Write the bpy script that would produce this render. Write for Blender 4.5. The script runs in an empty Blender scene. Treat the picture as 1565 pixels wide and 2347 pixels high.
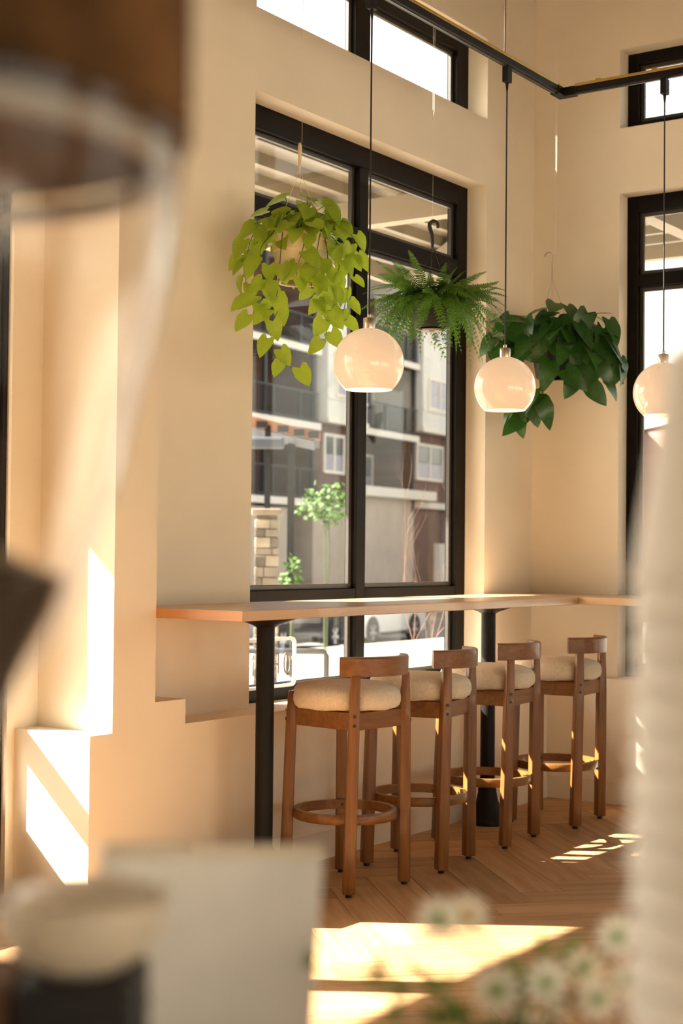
import bpy, bmesh, math, random
from mathutils import Vector, Matrix, Quaternion
import numpy as np
R = math.radians
PI = math.pi
random.seed(7)
scn = bpy.context.scene
COL = scn.collection

# ------------------------------------------------------------------ camera
CAM = Vector((-7.357, -3.816, 1.265))
YAW, PITCH, ROLL = R(55.489), R(1.505), R(0.567)
fw = Vector((math.sin(YAW) * math.cos(PITCH), math.cos(YAW) * math.cos(PITCH), math.sin(PITCH)))
r0 = Vector((math.cos(YAW), -math.sin(YAW), 0))
u0 = r0.cross(fw)
rt = r0 * math.cos(ROLL) + u0 * math.sin(ROLL)
up = -r0 * math.sin(ROLL) + u0 * math.cos(ROLL)
cd = bpy.data.cameras.new('camera')
cd.sensor_fit = 'HORIZONTAL'
cd.sensor_width = 24.0
cd.lens = 24.0 * 3505.8 / 1565.0
cd.clip_start = 0.05
cd.clip_end = 500
cd.dof.use_dof = True
cd.dof.focus_distance = 5.75
cd.dof.aperture_fstop = 3.7
cam = bpy.data.objects.new('camera', cd)
m = Matrix((rt, up, -fw)).transposed().to_4x4()
m.translation = CAM
cam.matrix_world = m
COL.objects.link(cam)
scn.camera = cam

# ------------------------------------------------------------------ sky and sun
SUN_DIR = Vector((0.625, -1.0, -0.86)).normalized()
EXPOSURE = 1.55
SUN_W = 15.0
SKY_W = 0.20
w = bpy.data.worlds.new('world')
scn.world = w
w.use_nodes = True
nt = w.node_tree
nt.nodes.clear()
wo = nt.nodes.new('ShaderNodeOutputWorld')
wb = nt.nodes.new('ShaderNodeBackground')
sk = nt.nodes.new('ShaderNodeTexSky')
sk.sky_type = 'NISHITA'
sk.sun_disc = False
sk.sun_elevation = math.asin(-SUN_DIR.z)
sk.sun_rotation = math.atan2(-SUN_DIR.x, -SUN_DIR.y)
sk.dust_density = 2.5
sk.air_density = 1.0
hs = nt.nodes.new('ShaderNodeHueSaturation')
hs.inputs['Saturation'].default_value = 0.40
wt = nt.nodes.new('ShaderNodeMix')
wt.data_type = 'RGBA'
wt.blend_type = 'MULTIPLY'
wt.inputs[0].default_value = 1.0
wt.inputs[7].default_value = (1.0, 0.91, 0.77, 1)
nt.links.new(sk.outputs[0], hs.inputs['Color'])
nt.links.new(hs.outputs[0], wt.inputs[6])
nt.links.new(wt.outputs[2], wb.inputs[0])
wb.inputs[1].default_value = SKY_W
nt.links.new(wb.outputs[0], wo.inputs[0])
sl = bpy.data.lights.new('sun', 'SUN')
sl.energy = SUN_W
sl.angle = R(0.53)
sl.color = (1.0, 0.93, 0.82)
so = bpy.data.objects.new('sun', sl)
so.rotation_euler = (-SUN_DIR).to_track_quat('Z', 'Y').to_euler()
so.location = (-8, 10, 12)
COL.objects.link(so)

scn.view_settings.view_transform = 'Standard'
scn.view_settings.look = 'None'
scn.view_settings.gamma = 1
scn.view_settings.use_curve_mapping = False
scn.view_settings.exposure = EXPOSURE
scn.cycles.max_bounces = 8
scn.cycles.diffuse_bounces = 4
scn.cycles.use_adaptive_sampling = True
scn.cycles.adaptive_threshold = 0.1
scn.cycles.adaptive_min_samples = 16
scn.cycles.glossy_bounces = 3
scn.cycles.transmission_bounces = 4
scn.cycles.transparent_max_bounces = 12
scn.cycles.sample_clamp_indirect = 6.0
scn.cycles.caustics_reflective = False
scn.cycles.caustics_refractive = False

# ------------------------------------------------------------------ materials
def mat(name, col, rough=0.6, metal=0.0, var=0.0, vscale=8.0, bump=0.0, bscale=60.0, coat=0.0, sheen=0.0, spec=0.5, emit=None, estr=0.0, transl=0.0, stretch=None, col2=None):
    M = bpy.data.materials.new(name)
    M.use_nodes = True
    n = M.node_tree
    n.nodes.clear()
    out = n.nodes.new('ShaderNodeOutputMaterial')
    p = n.nodes.new('ShaderNodeBsdfPrincipled')
    p.inputs['Base Color'].default_value = (*col, 1)
    p.inputs['Roughness'].default_value = rough
    p.inputs['Metallic'].default_value = metal
    p.inputs['Specular IOR Level'].default_value = spec
    p.inputs['Coat Weight'].default_value = coat
    p.inputs['Sheen Weight'].default_value = sheen
    if emit:
        p.inputs['Emission Color'].default_value = (*emit, 1)
        p.inputs['Emission Strength'].default_value = estr
    tc = n.nodes.new('ShaderNodeTexCoord')
    mp = n.nodes.new('ShaderNodeMapping')
    n.links.new(tc.outputs['Object'], mp.inputs[0])
    if stretch:
        mp.inputs['Scale'].default_value = stretch
    if var > 0 or col2:
        nz = n.nodes.new('ShaderNodeTexNoise')
        nz.inputs['Scale'].default_value = vscale
        nz.inputs['Detail'].default_value = 2
        n.links.new(mp.outputs[0], nz.inputs['Vector'])
        mx = n.nodes.new('ShaderNodeMix')
        mx.data_type = 'RGBA'
        c2 = col2 if col2 else tuple(max(0, c * (1 - var)) for c in col)
        c1 = col if col2 else tuple(min(1, c * (1 + var * 0.6)) for c in col)
        mx.inputs[6].default_value = (*c1, 1)
        mx.inputs[7].default_value = (*c2, 1)
        rp = n.nodes.new('ShaderNodeMapRange')
        rp.inputs[1].default_value = 0.3
        rp.inputs[2].default_value = 0.7
        n.links.new(nz.outputs['Fac'], rp.inputs[0])
        n.links.new(rp.outputs[0], mx.inputs[0])
        n.links.new(mx.outputs[2], p.inputs['Base Color'])
    if bump > 0:
        bz = n.nodes.new('ShaderNodeTexNoise')
        bz.inputs['Scale'].default_value = bscale
        bz.inputs['Detail'].default_value = 2
        n.links.new(mp.outputs[0], bz.inputs['Vector'])
        bp = n.nodes.new('ShaderNodeBump')
        bp.inputs['Strength'].default_value = bump
        bp.inputs['Distance'].default_value = 0.01
        n.links.new(bz.outputs['Fac'], bp.inputs['Height'])
        n.links.new(bp.outputs[0], p.inputs['Normal'])
    last = p.outputs[0]
    if transl > 0:
        t = n.nodes.new('ShaderNodeBsdfTranslucent')
        ms = n.nodes.new('ShaderNodeMixShader')
        ms.inputs[0].default_value = transl
        t.inputs[0].default_value = (min(1, col[0] * 1.5), min(1, col[1] * 1.5), col[2], 1)
        n.links.new(last, ms.inputs[1])
        n.links.new(t.outputs[0], ms.inputs[2])
        last = ms.outputs[0]
    n.links.new(last, out.inputs[0])
    return M

def glass_mat(name, tint=(1, 1, 1), ior=1.45, rough=0.0, extra=0.0):
    # thin pane: straight-through transparency with a Fresnel reflection
    M = bpy.data.materials.new(name)
    M.use_nodes = True
    n = M.node_tree
    n.nodes.clear()
    out = n.nodes.new('ShaderNodeOutputMaterial')
    tr = n.nodes.new('ShaderNodeBsdfTransparent')
    tr.inputs[0].default_value = (*tint, 1)
    gl = n.nodes.new('ShaderNodeBsdfGlossy')
    gl.inputs['Roughness'].default_value = rough
    # Schlick reflectance, the same from both sides of the pane
    fr = n.nodes.new('ShaderNodeLayerWeight')
    fr.inputs[0].default_value = 0.5
    pw = n.nodes.new('ShaderNodeMath')
    pw.operation = 'POWER'
    pw.inputs[1].default_value = 5.0
    n.links.new(fr.outputs['Facing'], pw.inputs[0])
    f0 = ((ior - 1) / (ior + 1)) ** 2
    ad = n.nodes.new('ShaderNodeMath')
    ad.operation = 'MULTIPLY_ADD'
    ad.inputs[1].default_value = 1 - f0
    ad.inputs[2].default_value = f0 + extra
    n.links.new(pw.outputs[0], ad.inputs[0])
    mx = n.nodes.new('ShaderNodeMixShader')
    n.links.new(ad.outputs[0], mx.inputs[0])
    n.links.new(tr.outputs[0], mx.inputs[1])
    n.links.new(gl.outputs[0], mx.inputs[2])
    n.links.new(mx.outputs[0], out.inputs[0])
    return M

def wood_mat(name, c1, c2, rough=0.45, scale=3.0, axis='X', coat=0.0, rand=0.25, dist=4.0):
    M = bpy.data.materials.new(name)
    M.use_nodes = True
    n = M.node_tree
    n.nodes.clear()
    out = n.nodes.new('ShaderNodeOutputMaterial')
    p = n.nodes.new('ShaderNodeBsdfPrincipled')
    p.inputs['Roughness'].default_value = rough
    p.inputs['Coat Weight'].default_value = coat
    tc = n.nodes.new('ShaderNodeTexCoord')
    oi = n.nodes.new('ShaderNodeObjectInfo')
    mp = n.nodes.new('ShaderNodeMapping')
    sc = {'X': (0.6, 9, 9), 'Y': (9, 0.6, 9), 'Z': (9, 9, 0.6)}[axis]
    mp.inputs['Scale'].default_value = sc
    ofs = n.nodes.new('ShaderNodeVectorMath')
    ofs.operation = 'SCALE'
    ofs.inputs[0].default_value = (13.0, 7.0, 5.0)
    n.links.new(oi.outputs['Random'], ofs.inputs['Scale'])
    n.links.new(ofs.outputs[0], mp.inputs['Location'])
    n.links.new(tc.outputs['Object'], mp.inputs[0])
    nz = n.nodes.new('ShaderNodeTexNoise')
    nz.inputs['Scale'].default_value = scale
    nz.inputs['Detail'].default_value = 4
    nz.inputs['Distortion'].default_value = dist * 0.2
    n.links.new(mp.outputs[0], nz.inputs['Vector'])
    cr = n.nodes.new('ShaderNodeValToRGB')
    cr.color_ramp.elements[0].position = 0.3
    cr.color_ramp.elements[0].color = (*c2, 1)
    cr.color_ramp.elements[1].position = 0.7
    cr.color_ramp.elements[1].color = (*c1, 1)
    n.links.new(nz.outputs['Fac'], cr.inputs[0])
    hs = n.nodes.new('ShaderNodeHueSaturation')
    mr = n.nodes.new('ShaderNodeMapRange')
    mr.inputs[3].default_value = 1 - rand
    mr.inputs[4].default_value = 1 + rand * 0.6
    n.links.new(oi.outputs['Random'], mr.inputs[0])
    n.links.new(mr.outputs[0], hs.inputs['Value'])
    n.links.new(cr.outputs[0], hs.inputs['Color'])
    n.links.new(hs.outputs[0], p.inputs['Base Color'])
    bp = n.nodes.new('ShaderNodeBump')
    bp.inputs['Strength'].default_value = 0.08
    bp.inputs['Distance'].default_value = 0.005
    n.links.new(nz.outputs['Fac'], bp.inputs['Height'])
    n.links.new(bp.outputs[0], p.inputs['Normal'])
    n.links.new(p.outputs[0], out.inputs[0])
    return M

def brick_mat(name, c1, c2, mortar):
    M = bpy.data.materials.new(name)
    M.use_nodes = True
    n = M.node_tree
    p = n.nodes['Principled BSDF']
    p.inputs['Roughness'].default_value = 0.85
    tc = n.nodes.new('ShaderNodeTexCoord')
    mp = n.nodes.new('ShaderNodeMapping')
    mp.inputs['Rotation'].default_value = (R(90), 0, 0)
    n.links.new(tc.outputs['Object'], mp.inputs[0])
    b = n.nodes.new('ShaderNodeTexBrick')
    b.inputs['Color1'].default_value = (*c1, 1)
    b.inputs['Color2'].default_value = (*c2, 1)
    b.inputs['Mortar'].default_value = (*mortar, 1)
    b.inputs['Scale'].default_value = 2.2
    b.inputs['Mortar Size'].default_value = 0.012
    n.links.new(mp.outputs[0], b.inputs['Vector'])
    n.links.new(b.outputs[0], p.inputs['Base Color'])
    return M

M_WALL = mat('plaster_cream', (0.86, 0.765, 0.625), 0.85, var=0.03, vscale=3, spec=0.2)
M_CEIL = mat('ceiling_paint', (0.14, 0.12, 0.10), 0.9, var=0.02, spec=0.2)  # unseen surface kept dark so the upper walls get less bounce
M_BASE = mat('baseboard_paint', (0.80, 0.70, 0.55), 0.5, var=0.02)
M_BLACK = mat('bronze_frame', (0.0075, 0.006, 0.0048), 0.5, var=0.15, vscale=20, spec=0.12)
M_BEAD = mat('grey_glazing_bead', (0.05, 0.043, 0.037), 0.35, var=0.1, vscale=20)
M_GLASS = glass_mat('window_glass', (0.975, 0.98, 0.97), 1.33, 0.0, 0.0)
M_POST = mat('black_powder_coat', (0.008, 0.007, 0.006), 0.5, spec=0.2, var=0.1, vscale=30, bump=0.03, bscale=300)
M_STOOL = wood_mat('stool_stained_oak', (0.275, 0.112, 0.025), (0.175, 0.065, 0.013), 0.42, 5.0, 'Z', 0.15, 0.1)
M_STOOLH = wood_mat('stool_bent_oak', (0.275, 0.112, 0.025), (0.175, 0.065, 0.013), 0.42, 5.0, 'X', 0.15, 0.1)
M_BOLT = mat('black_bolt', (0.012, 0.011, 0.01), 0.4, var=0.1)
M_CUSH = mat('linen_cushion', (0.86, 0.74, 0.58), 0.95, var=0.10, vscale=90, bump=0.5, bscale=320, sheen=0.3, spec=0.1)
M_COUNTER = wood_mat('maple_counter', (0.66, 0.43, 0.25), (0.52, 0.31, 0.16), 0.30, 2.5, 'X', 0.25, 0.05)
M_COUNTERY = wood_mat('maple_counter_cross', (0.66, 0.43, 0.25), (0.52, 0.31, 0.16), 0.30, 2.5, 'Y', 0.25, 0.05)
M_ENDG = wood_mat('counter_end_grain', (0.60, 0.30, 0.12), (0.46, 0.20, 0.07), 0.4, 2.0, 'Y', 0.1, 0.0)
M_FLOOR = wood_mat('oak_plank', (0.56, 0.335, 0.165), (0.40, 0.215, 0.092), 0.55, 3.0, 'X', 0.0, 0.22)
M_SUBFL = mat('floor_joint_dark', (0.20, 0.115, 0.055), 0.8, var=0.2, vscale=5)
M_FLOORB = wood_mat('oak_floor_far', (0.48, 0.30, 0.16), (0.36, 0.205, 0.098), 0.45, 3.0, 'X', 0.0, 0.0)
M_BRASS = mat('brass_trim', (0.55, 0.36, 0.10), 0.38, metal=0.9, var=0.1, vscale=30)
M_NICKEL = mat('brushed_nickel', (0.62, 0.54, 0.45), 0.3, metal=0.9, var=0.08, vscale=60)
M_CORD = mat('black_cord', (0.012, 0.011, 0.010), 0.5, var=0.1)
M_SHADE = mat('opal_glass', (0.40, 0.33, 0.26), 0.15, var=0.01, coat=0.3, emit=(1.0, 0.64, 0.37), estr=0.23)
M_SHADEIN = mat('opal_glass_inside', (0.9, 0.8, 0.62), 0.4, var=0.01, emit=(1.0, 0.72, 0.42), estr=0.30)
M_BULB = mat('warm_bulb', (1, 0.9, 0.7), 0.4, var=0.01, emit=(1.0, 0.78, 0.5), estr=3.0)
for _m in (M_SHADE, M_SHADEIN):
    _m.cycles.emission_sampling = 'NONE'
M_THREAD = mat('white_thread', (0.85, 0.8, 0.72), 0.6, var=0.05)
M_LEAF1 = mat('lime_leaf', (0.33, 0.455, 0.05), 0.42, var=0.25, vscale=14, transl=0.45, spec=0.4)
M_STEM1 = mat('dark_vine', (0.10, 0.12, 0.03), 0.6, var=0.2, vscale=20)
M_POT1 = mat('cream_plastic_pot', (0.80, 0.68, 0.47), 0.5, var=0.05, transl=0.12)
M_LEAF3 = mat('deep_green_leaf', (0.030, 0.105, 0.017), 0.30, var=0.35, vscale=10, transl=0.22, spec=0.55)
M_STEM3 = mat('brown_green_stem', (0.05, 0.06, 0.02), 0.6, var=0.2)
M_POT3 = mat('black_plastic_pot', (0.02, 0.016, 0.014), 0.5, var=0.1)
M_SOIL = mat('dark_soil', (0.03, 0.02, 0.012), 0.95, var=0.4, vscale=60, bump=0.8, bscale=90)
M_FERN = mat('fern_frond', (0.095, 0.205, 0.030), 0.5, var=0.35, vscale=9, transl=0.3, spec=0.3)
M_SAUCER = mat('grey_saucer', (0.30, 0.26, 0.22), 0.5, var=0.1)
M_WIRE = mat('steel_wire', (0.45, 0.38, 0.30), 0.35, metal=0.8, var=0.1)
M_SIGNW = mat('white_acrylic', (0.92, 0.92, 0.92), 0.25, var=0.02)
M_SIGNT = mat('tan_letter_tube', (0.20, 0.14, 0.10), 0.4, var=0.05)
M_SIGNP = glass_mat('sign_clear_panel', (0.74, 0.78, 0.86), 1.45, 0.05, 0.05)
# outside
M_STEELP = mat('canopy_paint', (0.33, 0.275, 0.20), 0.55, var=0.06, vscale=3)
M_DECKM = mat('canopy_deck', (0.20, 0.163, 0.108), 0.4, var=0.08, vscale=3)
M_PATIO = mat('concrete_paving', (0.36, 0.325, 0.28), 0.85, var=0.15, vscale=1.2, bump=0.2, bscale=30)
M_REARBOUNCE = mat('pale_rear_bounce', (0.84, 0.74, 0.60), 0.85, var=0.08, vscale=1.2)  # extra pale, to throw more light indoors
M_ROAD = mat('asphalt', (0.22, 0.21, 0.20), 0.9, var=0.2, vscale=2)
M_BRICKA = brick_mat('brown_brick', (0.115, 0.062, 0.050), (0.145, 0.08, 0.062), (0.18, 0.12, 0.10))
M_BRICKB = brick_mat('red_brick', (0.26, 0.13, 0.11), (0.32, 0.17, 0.14), (0.36, 0.26, 0.23))
M_SIDING = mat('white_siding', (0.66, 0.66, 0.62), 0.7, var=0.04, vscale=2)
M_TRIM = mat('cream_trim', (0.72, 0.68, 0.60), 0.6, var=0.04)
M_PANE = mat('dark_far_pane', (0.10, 0.12, 0.13), 0.12, var=0.2, vscale=1.2, spec=0.8)
M_PANEB = mat('blind_far_pane', (0.34, 0.33, 0.40), 0.25, var=0.1, vscale=2, spec=0.6)
M_RAIL = mat('dark_railing', (0.03, 0.03, 0.032), 0.5, var=0.1)
M_REFL_CORNICE = mat('pale_reflection_cornice', (0.52, 0.44, 0.36), 0.85, var=0.08, vscale=1.5)  # panels: colour of reflections in the window glass; also a plain cornice
M_REFLGAP = mat('dark_reflection_gap', (0.05, 0.04, 0.035), 0.8, var=0.2)
M_CEDAR = wood_mat('cedar_beam', (0.46, 0.20, 0.09), (0.34, 0.13, 0.05), 0.6, 2.0, 'X', 0, 0.1)
M_GALV = mat('galvanised_sheet', (0.07, 0.075, 0.09), 0.6, metal=0.1, var=0.1)
M_STONE = mat('ledge_stone', (0.26, 0.21, 0.155), 0.9, var=0.35, vscale=3, bump=0.8, bscale=6)
M_STONEB = mat('ledge_stone_pale', (0.36, 0.30, 0.22), 0.9, var=0.3, vscale=5, bump=0.6, bscale=9)
M_STONED = mat('ledge_stone_dark', (0.15, 0.12, 0.09), 0.9, var=0.3, vscale=5, bump=0.6, bscale=9)
M_CARD = mat('black_car_paint', (0.018, 0.018, 0.022), 0.2, var=0.1, coat=0.8)
M_CARW = mat('white_car_paint', (0.70, 0.69, 0.67), 0.25, var=0.03, coat=0.8)
M_TYRE = mat('tyre_rubber', (0.025, 0.025, 0.026), 0.8, var=0.15)
M_RIM = mat('alloy_rim', (0.55, 0.55, 0.56), 0.3, metal=0.7, var=0.05)
M_TAIL = mat('red_tail_lamp', (0.5, 0.03, 0.025), 0.2, var=0.1)
M_CARG = mat('car_glass', (0.03, 0.035, 0.04), 0.08, var=0.1, spec=0.8)
M_BUSH = mat('bush_leaf', (0.075, 0.15, 0.03), 0.6, var=0.4, vscale=5, transl=0.3)
M_TWIG = mat('red_brown_twig', (0.22, 0.12, 0.09), 0.7, var=0.2)
# foreground
M_LID = mat('brown_lid', (0.115, 0.052, 0.018), 0.85, spec=0.15, var=0.6, vscale=14)
M_HOPPER = glass_mat('hopper_clear', (0.95, 0.93, 0.90), 1.25, 0.08, 0.02)
M_BEAN = mat('roasted_bean', (0.035, 0.018, 0.010), 0.35, var=0.3)
M_GRIND = mat('grinder_shell', (0.05, 0.04, 0.035), 0.35, var=0.1)
M_CUP = mat('white_paper', (0.86, 0.82, 0.76), 0.7, var=0.03)
M_BOWL = mat('beige_stoneware', (0.76, 0.64, 0.49), 0.55, var=0.12, vscale=20)
M_BOXK = mat('black_box_card', (0.012, 0.010, 0.010), 0.6, var=0.2)
M_BOXB = mat('brown_box_card', (0.16, 0.08, 0.035), 0.7, var=0.3)
M_MENU = mat('menu_paper', (0.84, 0.79, 0.72), 0.6, var=0.12, vscale=9)
M_ACRYL = mat('menu_stand_edge', (0.78, 0.66, 0.50), 0.4, var=0.03)
M_PETAL = mat('white_petal', (0.92, 0.92, 0.84), 0.7, var=0.03, transl=0.4)
M_FCENT = mat('green_flower_centre', (0.20, 0.36, 0.05), 0.7, var=0.2)
M_FYEL = mat('yellow_flower_centre', (0.66, 0.42, 0.05), 0.7, var=0.2)
M_FLEAF = mat('soft_green_leaf', (0.16, 0.24, 0.07), 0.6, var=0.3, transl=0.3)
M_FPOT = mat('terracotta_pot', (0.40, 0.19, 0.10), 0.8, var=0.15)
M_BARTOP = mat('bar_stone', (0.70, 0.64, 0.56), 0.3, var=0.1, vscale=6)

# ------------------------------------------------------------------ mesh helpers
class MB:
    def __init__(self):
        self.v = []
        self.f = []
    def add(self, vs, fs):
        b = len(self.v)
        self.v.extend([tuple(x) for x in vs])
        self.f.extend([tuple(b + i for i in q) for q in fs])
    def box(self, lo, hi):
        x0, y0, z0 = lo
        x1, y1, z1 = hi
        self.add([(x0, y0, z0), (x1, y0, z0), (x1, y1, z0), (x0, y1, z0), (x0, y0, z1), (x1, y0, z1), (x1, y1, z1), (x0, y1, z1)],
                 [(0, 3, 2, 1), (4, 5, 6, 7), (0, 1, 5, 4), (1, 2, 6, 5), (2, 3, 7, 6), (3, 0, 4, 7)])
        return self
    def lathe(self, prof, n=24, c=(0, 0, 0), close=False, cap=True):
        b = len(self.v)
        for (r, z) in prof:
            for i in range(n):
                a = 2 * PI * i / n
                self.v.append((c[0] + r * math.cos(a), c[1] + r * math.sin(a), c[2] + z))
        k = len(prof)
        for j in range(k - 1 if not close else k):
            j2 = (j + 1) % k
            for i in range(n):
                i2 = (i + 1) % n
                self.f.append((b + j * n + i, b + j * n + i2, b + j2 * n + i2, b + j2 * n + i))
        if cap and not close:
            self.f.append(tuple(b + i for i in reversed(range(n))))
            self.f.append(tuple(b + (k - 1) * n + i for i in range(n)))
        return self
    def tube(self, pts, r, n=8, cap=True):
        pts = [Vector(p) for p in pts]
        rs = r if isinstance(r, (list, tuple)) else [r] * len(pts)
        t0 = (pts[1] - pts[0]).normalized()
        a = Vector((0, 0, 1)) if abs(t0.z) < 0.9 else Vector((1, 0, 0))
        nrm = t0.cross(a).normalized()
        b = len(self.v)
        for i, p in enumerate(pts):
            t = (pts[min(i + 1, len(pts) - 1)] - pts[max(i - 1, 0)]).normalized()
            nrm = (nrm - t * nrm.dot(t))
            if nrm.length < 1e-6:
                nrm = t.orthogonal()
            nrm.normalize()
            bi = t.cross(nrm)
            for k in range(n):
                an = 2 * PI * k / n
                self.v.append(tuple(p + (nrm * math.cos(an) + bi * math.sin(an)) * rs[i]))
        for i in range(len(pts) - 1):
            for k in range(n):
                k2 = (k + 1) % n
                self.f.append((b + i * n + k, b + i * n + k2, b + (i + 1) * n + k2, b + (i + 1) * n + k))
        if cap:
            self.f.append(tuple(b + k for k in reversed(range(n))))
            e = b + (len(pts) - 1) * n
            self.f.append(tuple(e + k for k in range(n)))
        return self
    def prism(self, poly, y0, y1):
        # polygon in XZ extruded along Y
        n = len(poly)
        b = len(self.v)
        for y in (y0, y1):
            self.v.extend([(p[0], y, p[1]) for p in poly])
        self.f.append(tuple(b + i for i in range(n)))
        self.f.append(tuple(b + n + i for i in reversed(range(n))))
        for i in range(n):
            j = (i + 1) % n
            self.f.append((b + i, b + n + i, b + n + j, b + j))
        return self
    def mesh(self, name, bevel=0.0, seg=2, smooth=False, ang=40):
        me = bpy.data.meshes.new(name)
        me.from_pydata(self.v, [], self.f)
        bm = bmesh.new()
        bm.from_mesh(me)
        bmesh.ops.recalc_face_normals(bm, faces=bm.faces)
        if bevel > 0:
            es = [e for e in bm.edges if len(e.link_faces) == 2 and e.calc_face_angle(0) > R(30)]
            bmesh.ops.bevel(bm, geom=es, offset=bevel, segments=seg, profile=0.5, affect='EDGES', clamp_overlap=True)
        bm.to_mesh(me)
        bm.free()
        if smooth:
            me.polygons.foreach_set('use_smooth', [True] * len(me.polygons))
            try:
                me.set_sharp_from_angle(angle=R(ang))
            except Exception:
                pass
        return me

def link(name, me, m, parent=None, loc=None, rot=None):
    o = bpy.data.objects.new(name, me)
    COL.objects.link(o)
    if m is not None and me is not None and len(me.materials) == 0:
        me.materials.append(m)
    if parent is not None:
        o.parent = parent
    if loc is not None:
        o.location = loc
    if rot is not None:
        o.rotation_euler = rot
    return o

def part(name, mb, m, parent=None, bevel=0.0, seg=2, smooth=False, ang=40, loc=None, rot=None):
    return link(name, mb.mesh(name, bevel, seg, smooth, ang), m, parent, loc, rot)

def tag(o, label=None, cat=None, group=None, kind=None):
    if label: o['label'] = label
    if cat: o['category'] = cat
    if group: o['group'] = group
    if kind: o['kind'] = kind
    return o

def thing(name, label, cat, loc=(0, 0, 0), rz=0.0, group=None, kind=None):
    o = bpy.data.objects.new(name, None)
    o.empty_display_size = 0.1
    COL.objects.link(o)
    o.location = loc
    o.rotation_euler = (0, 0, rz)
    return tag(o, label, cat, group, kind)

def copy_tree(o, parent=None):
    c = o.copy()
    COL.objects.link(c)
    c.parent = parent
    for ch in list(o.children):
        copy_tree(ch, c)
    return c

def bx(lo, hi):
    return MB().box(lo, hi)

# ------------------------------------------------------------------ room shell
ZL, ZT, ZB, ZU, ZC = 0.631, 3.15, 3.494, 3.908, 4.6
XL, XR, YW = -2.455, -0.52, -0.499
D1, D2 = 0.164, 0.13
XW, YF = -9.6, -6.6          # far left and front walls
TH = 0.18
def struct(name, mb, m, label, bevel=0.0):
    o = part(name, mb, m, None, bevel)
    return tag(o, label, None, None, 'structure')

b = MB()
# window wall (plane y = 0), between and around its openings
b.box((XL - 0.0, 0, 0), (XR, TH, ZL))
b.box((XL, 0, ZT), (XR, TH, ZB))
b.box((XR, 0, 0), (TH, TH, ZC))
b.box((XL, 0, ZU), (XR, TH, ZC))
b.box((-3.43, 0, 0), (-2.62, 0.2, ZC))
b.box((-2.62, 0, 0), (XL, TH, ZC))
b.box((-3.577, 0.2, 0), (-2.62, 0.52, ZC))
# pier in front of the wall with its stepped base, low wall under the window
b.box((-3.43, -D1, ZL), (-3.21, 0, ZC))
b.box((-3.21, -D1, ZL), (-3.042, 0, 0.722))
b.box((-3.54, -D1, 0), (-D2, 0, ZL))
b.box((-3.54, 0, 0), (-3.43, 0.2, ZL))
# left part: openings x -6.3..-3.577 and x -9.2..-6.7, over doors heads
b.box((-6.3, 0, ZT), (-3.577, 0.52, ZB))
b.box((-3.577, 0, ZT), (-3.43, 0.2, ZC))
b.box((-6.3, 0, ZU), (-3.577, 0.52, ZC))
b.box((-6.75, 0, 0), (-6.3, 0.52, ZC))
b.box((-9.2, 0, ZT), (-6.75, 0.52, ZC))
b.box((-9.2, 0, 0), (-6.75, 0.52, 0.1))
b.box((XW - 0.3, 0, 0), (-9.2, 0.52, ZC))
struct('wall_back', b, M_WALL, 'cream plaster window wall with pier and low wall under the counter')
b = MB()
b.box((0, YF, 0), (TH, 0, ZL))
b.box((0, YW, ZL), (TH, 0, ZC))
b.box((0, -2.7, ZT), (TH, YW, ZB))
b.box((0, -2.7, ZU), (TH, YW, ZC))
b.box((0, -3.1, ZL), (TH, -2.7, ZC))
b.box((0, -5.4, ZT), (TH, -3.1, ZB))
b.box((0, -5.4, ZU), (TH, -3.1, ZC))
b.box((0, YF, ZL), (TH, -5.4, ZC))
b.box((-D2, YF, 0), (0, 0.0, ZL))
struct('wall_right', b, M_WALL, 'cream plaster wall at right of the corner, with windows')
struct('wall_left', bx((XW - 0.3, YF, 0), (XW, 0, ZC)), M_WALL, 'plain cream plaster wall behind the camera')
b = MB()
b.box((XW - 0.3, YF - 0.3, 0), (TH, YF, 0.05)); b.box((XW - 0.3, YF - 0.3, 2.3), (TH, YF, ZC))
b.box((XW - 0.3, YF - 0.3, 0.05), (-9.2, YF, 2.3)); b.box((-5.2, YF - 0.3, 0.05), (-4.6, YF, 2.3)); b.box((-0.7, YF - 0.3, 0.05), (TH, YF, 2.3))
struct('wall_front', b, M_WALL, 'cream plaster wall opposite the counter, with added fill windows')
struct('ceiling', bx((XW - 0.3, YF - 0.3, ZC), (TH, 0.52, ZC + 0.2)), M_CEIL, 'ceiling above the hanging track, dark to curb bounce on the walls')

# baseboards with a bevelled top
def board(name, p0, p1, nrm, label):
    # strip from p0 to p1 at the wall foot, thickness along nrm
    p0 = Vector(p0); p1 = Vector(p1); nn = Vector(nrm)
    prof = [(0, 0), (0.014, 0), (0.014, 0.115), (0.006, 0.135), (0, 0.135)]
    vs = []
    for p in (p0, p1):
        vs += [tuple(p + nn * a + Vector((0, 0, h))) for a, h in prof]
    n = len(prof)
    fs = [tuple(range(n)), tuple(reversed(range(n, 2 * n)))] + [(i, (i + 1) % n, n + (i + 1) % n, n + i) for i in range(n)]
    q = MB(); q.add(vs, fs)
    struct(name, q, M_BASE, label)
board('baseboard_back', (-3.54, -D1, 0), (-D2 - 0.014, -D1, 0), (0, -1, 0), 'cream baseboard along the low wall behind the stools')
board('baseboard_right', (-D2, -D1, 0), (-D2, YF, 0), (-1, 0, 0), 'cream baseboard along the right wall by the window')

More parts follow.
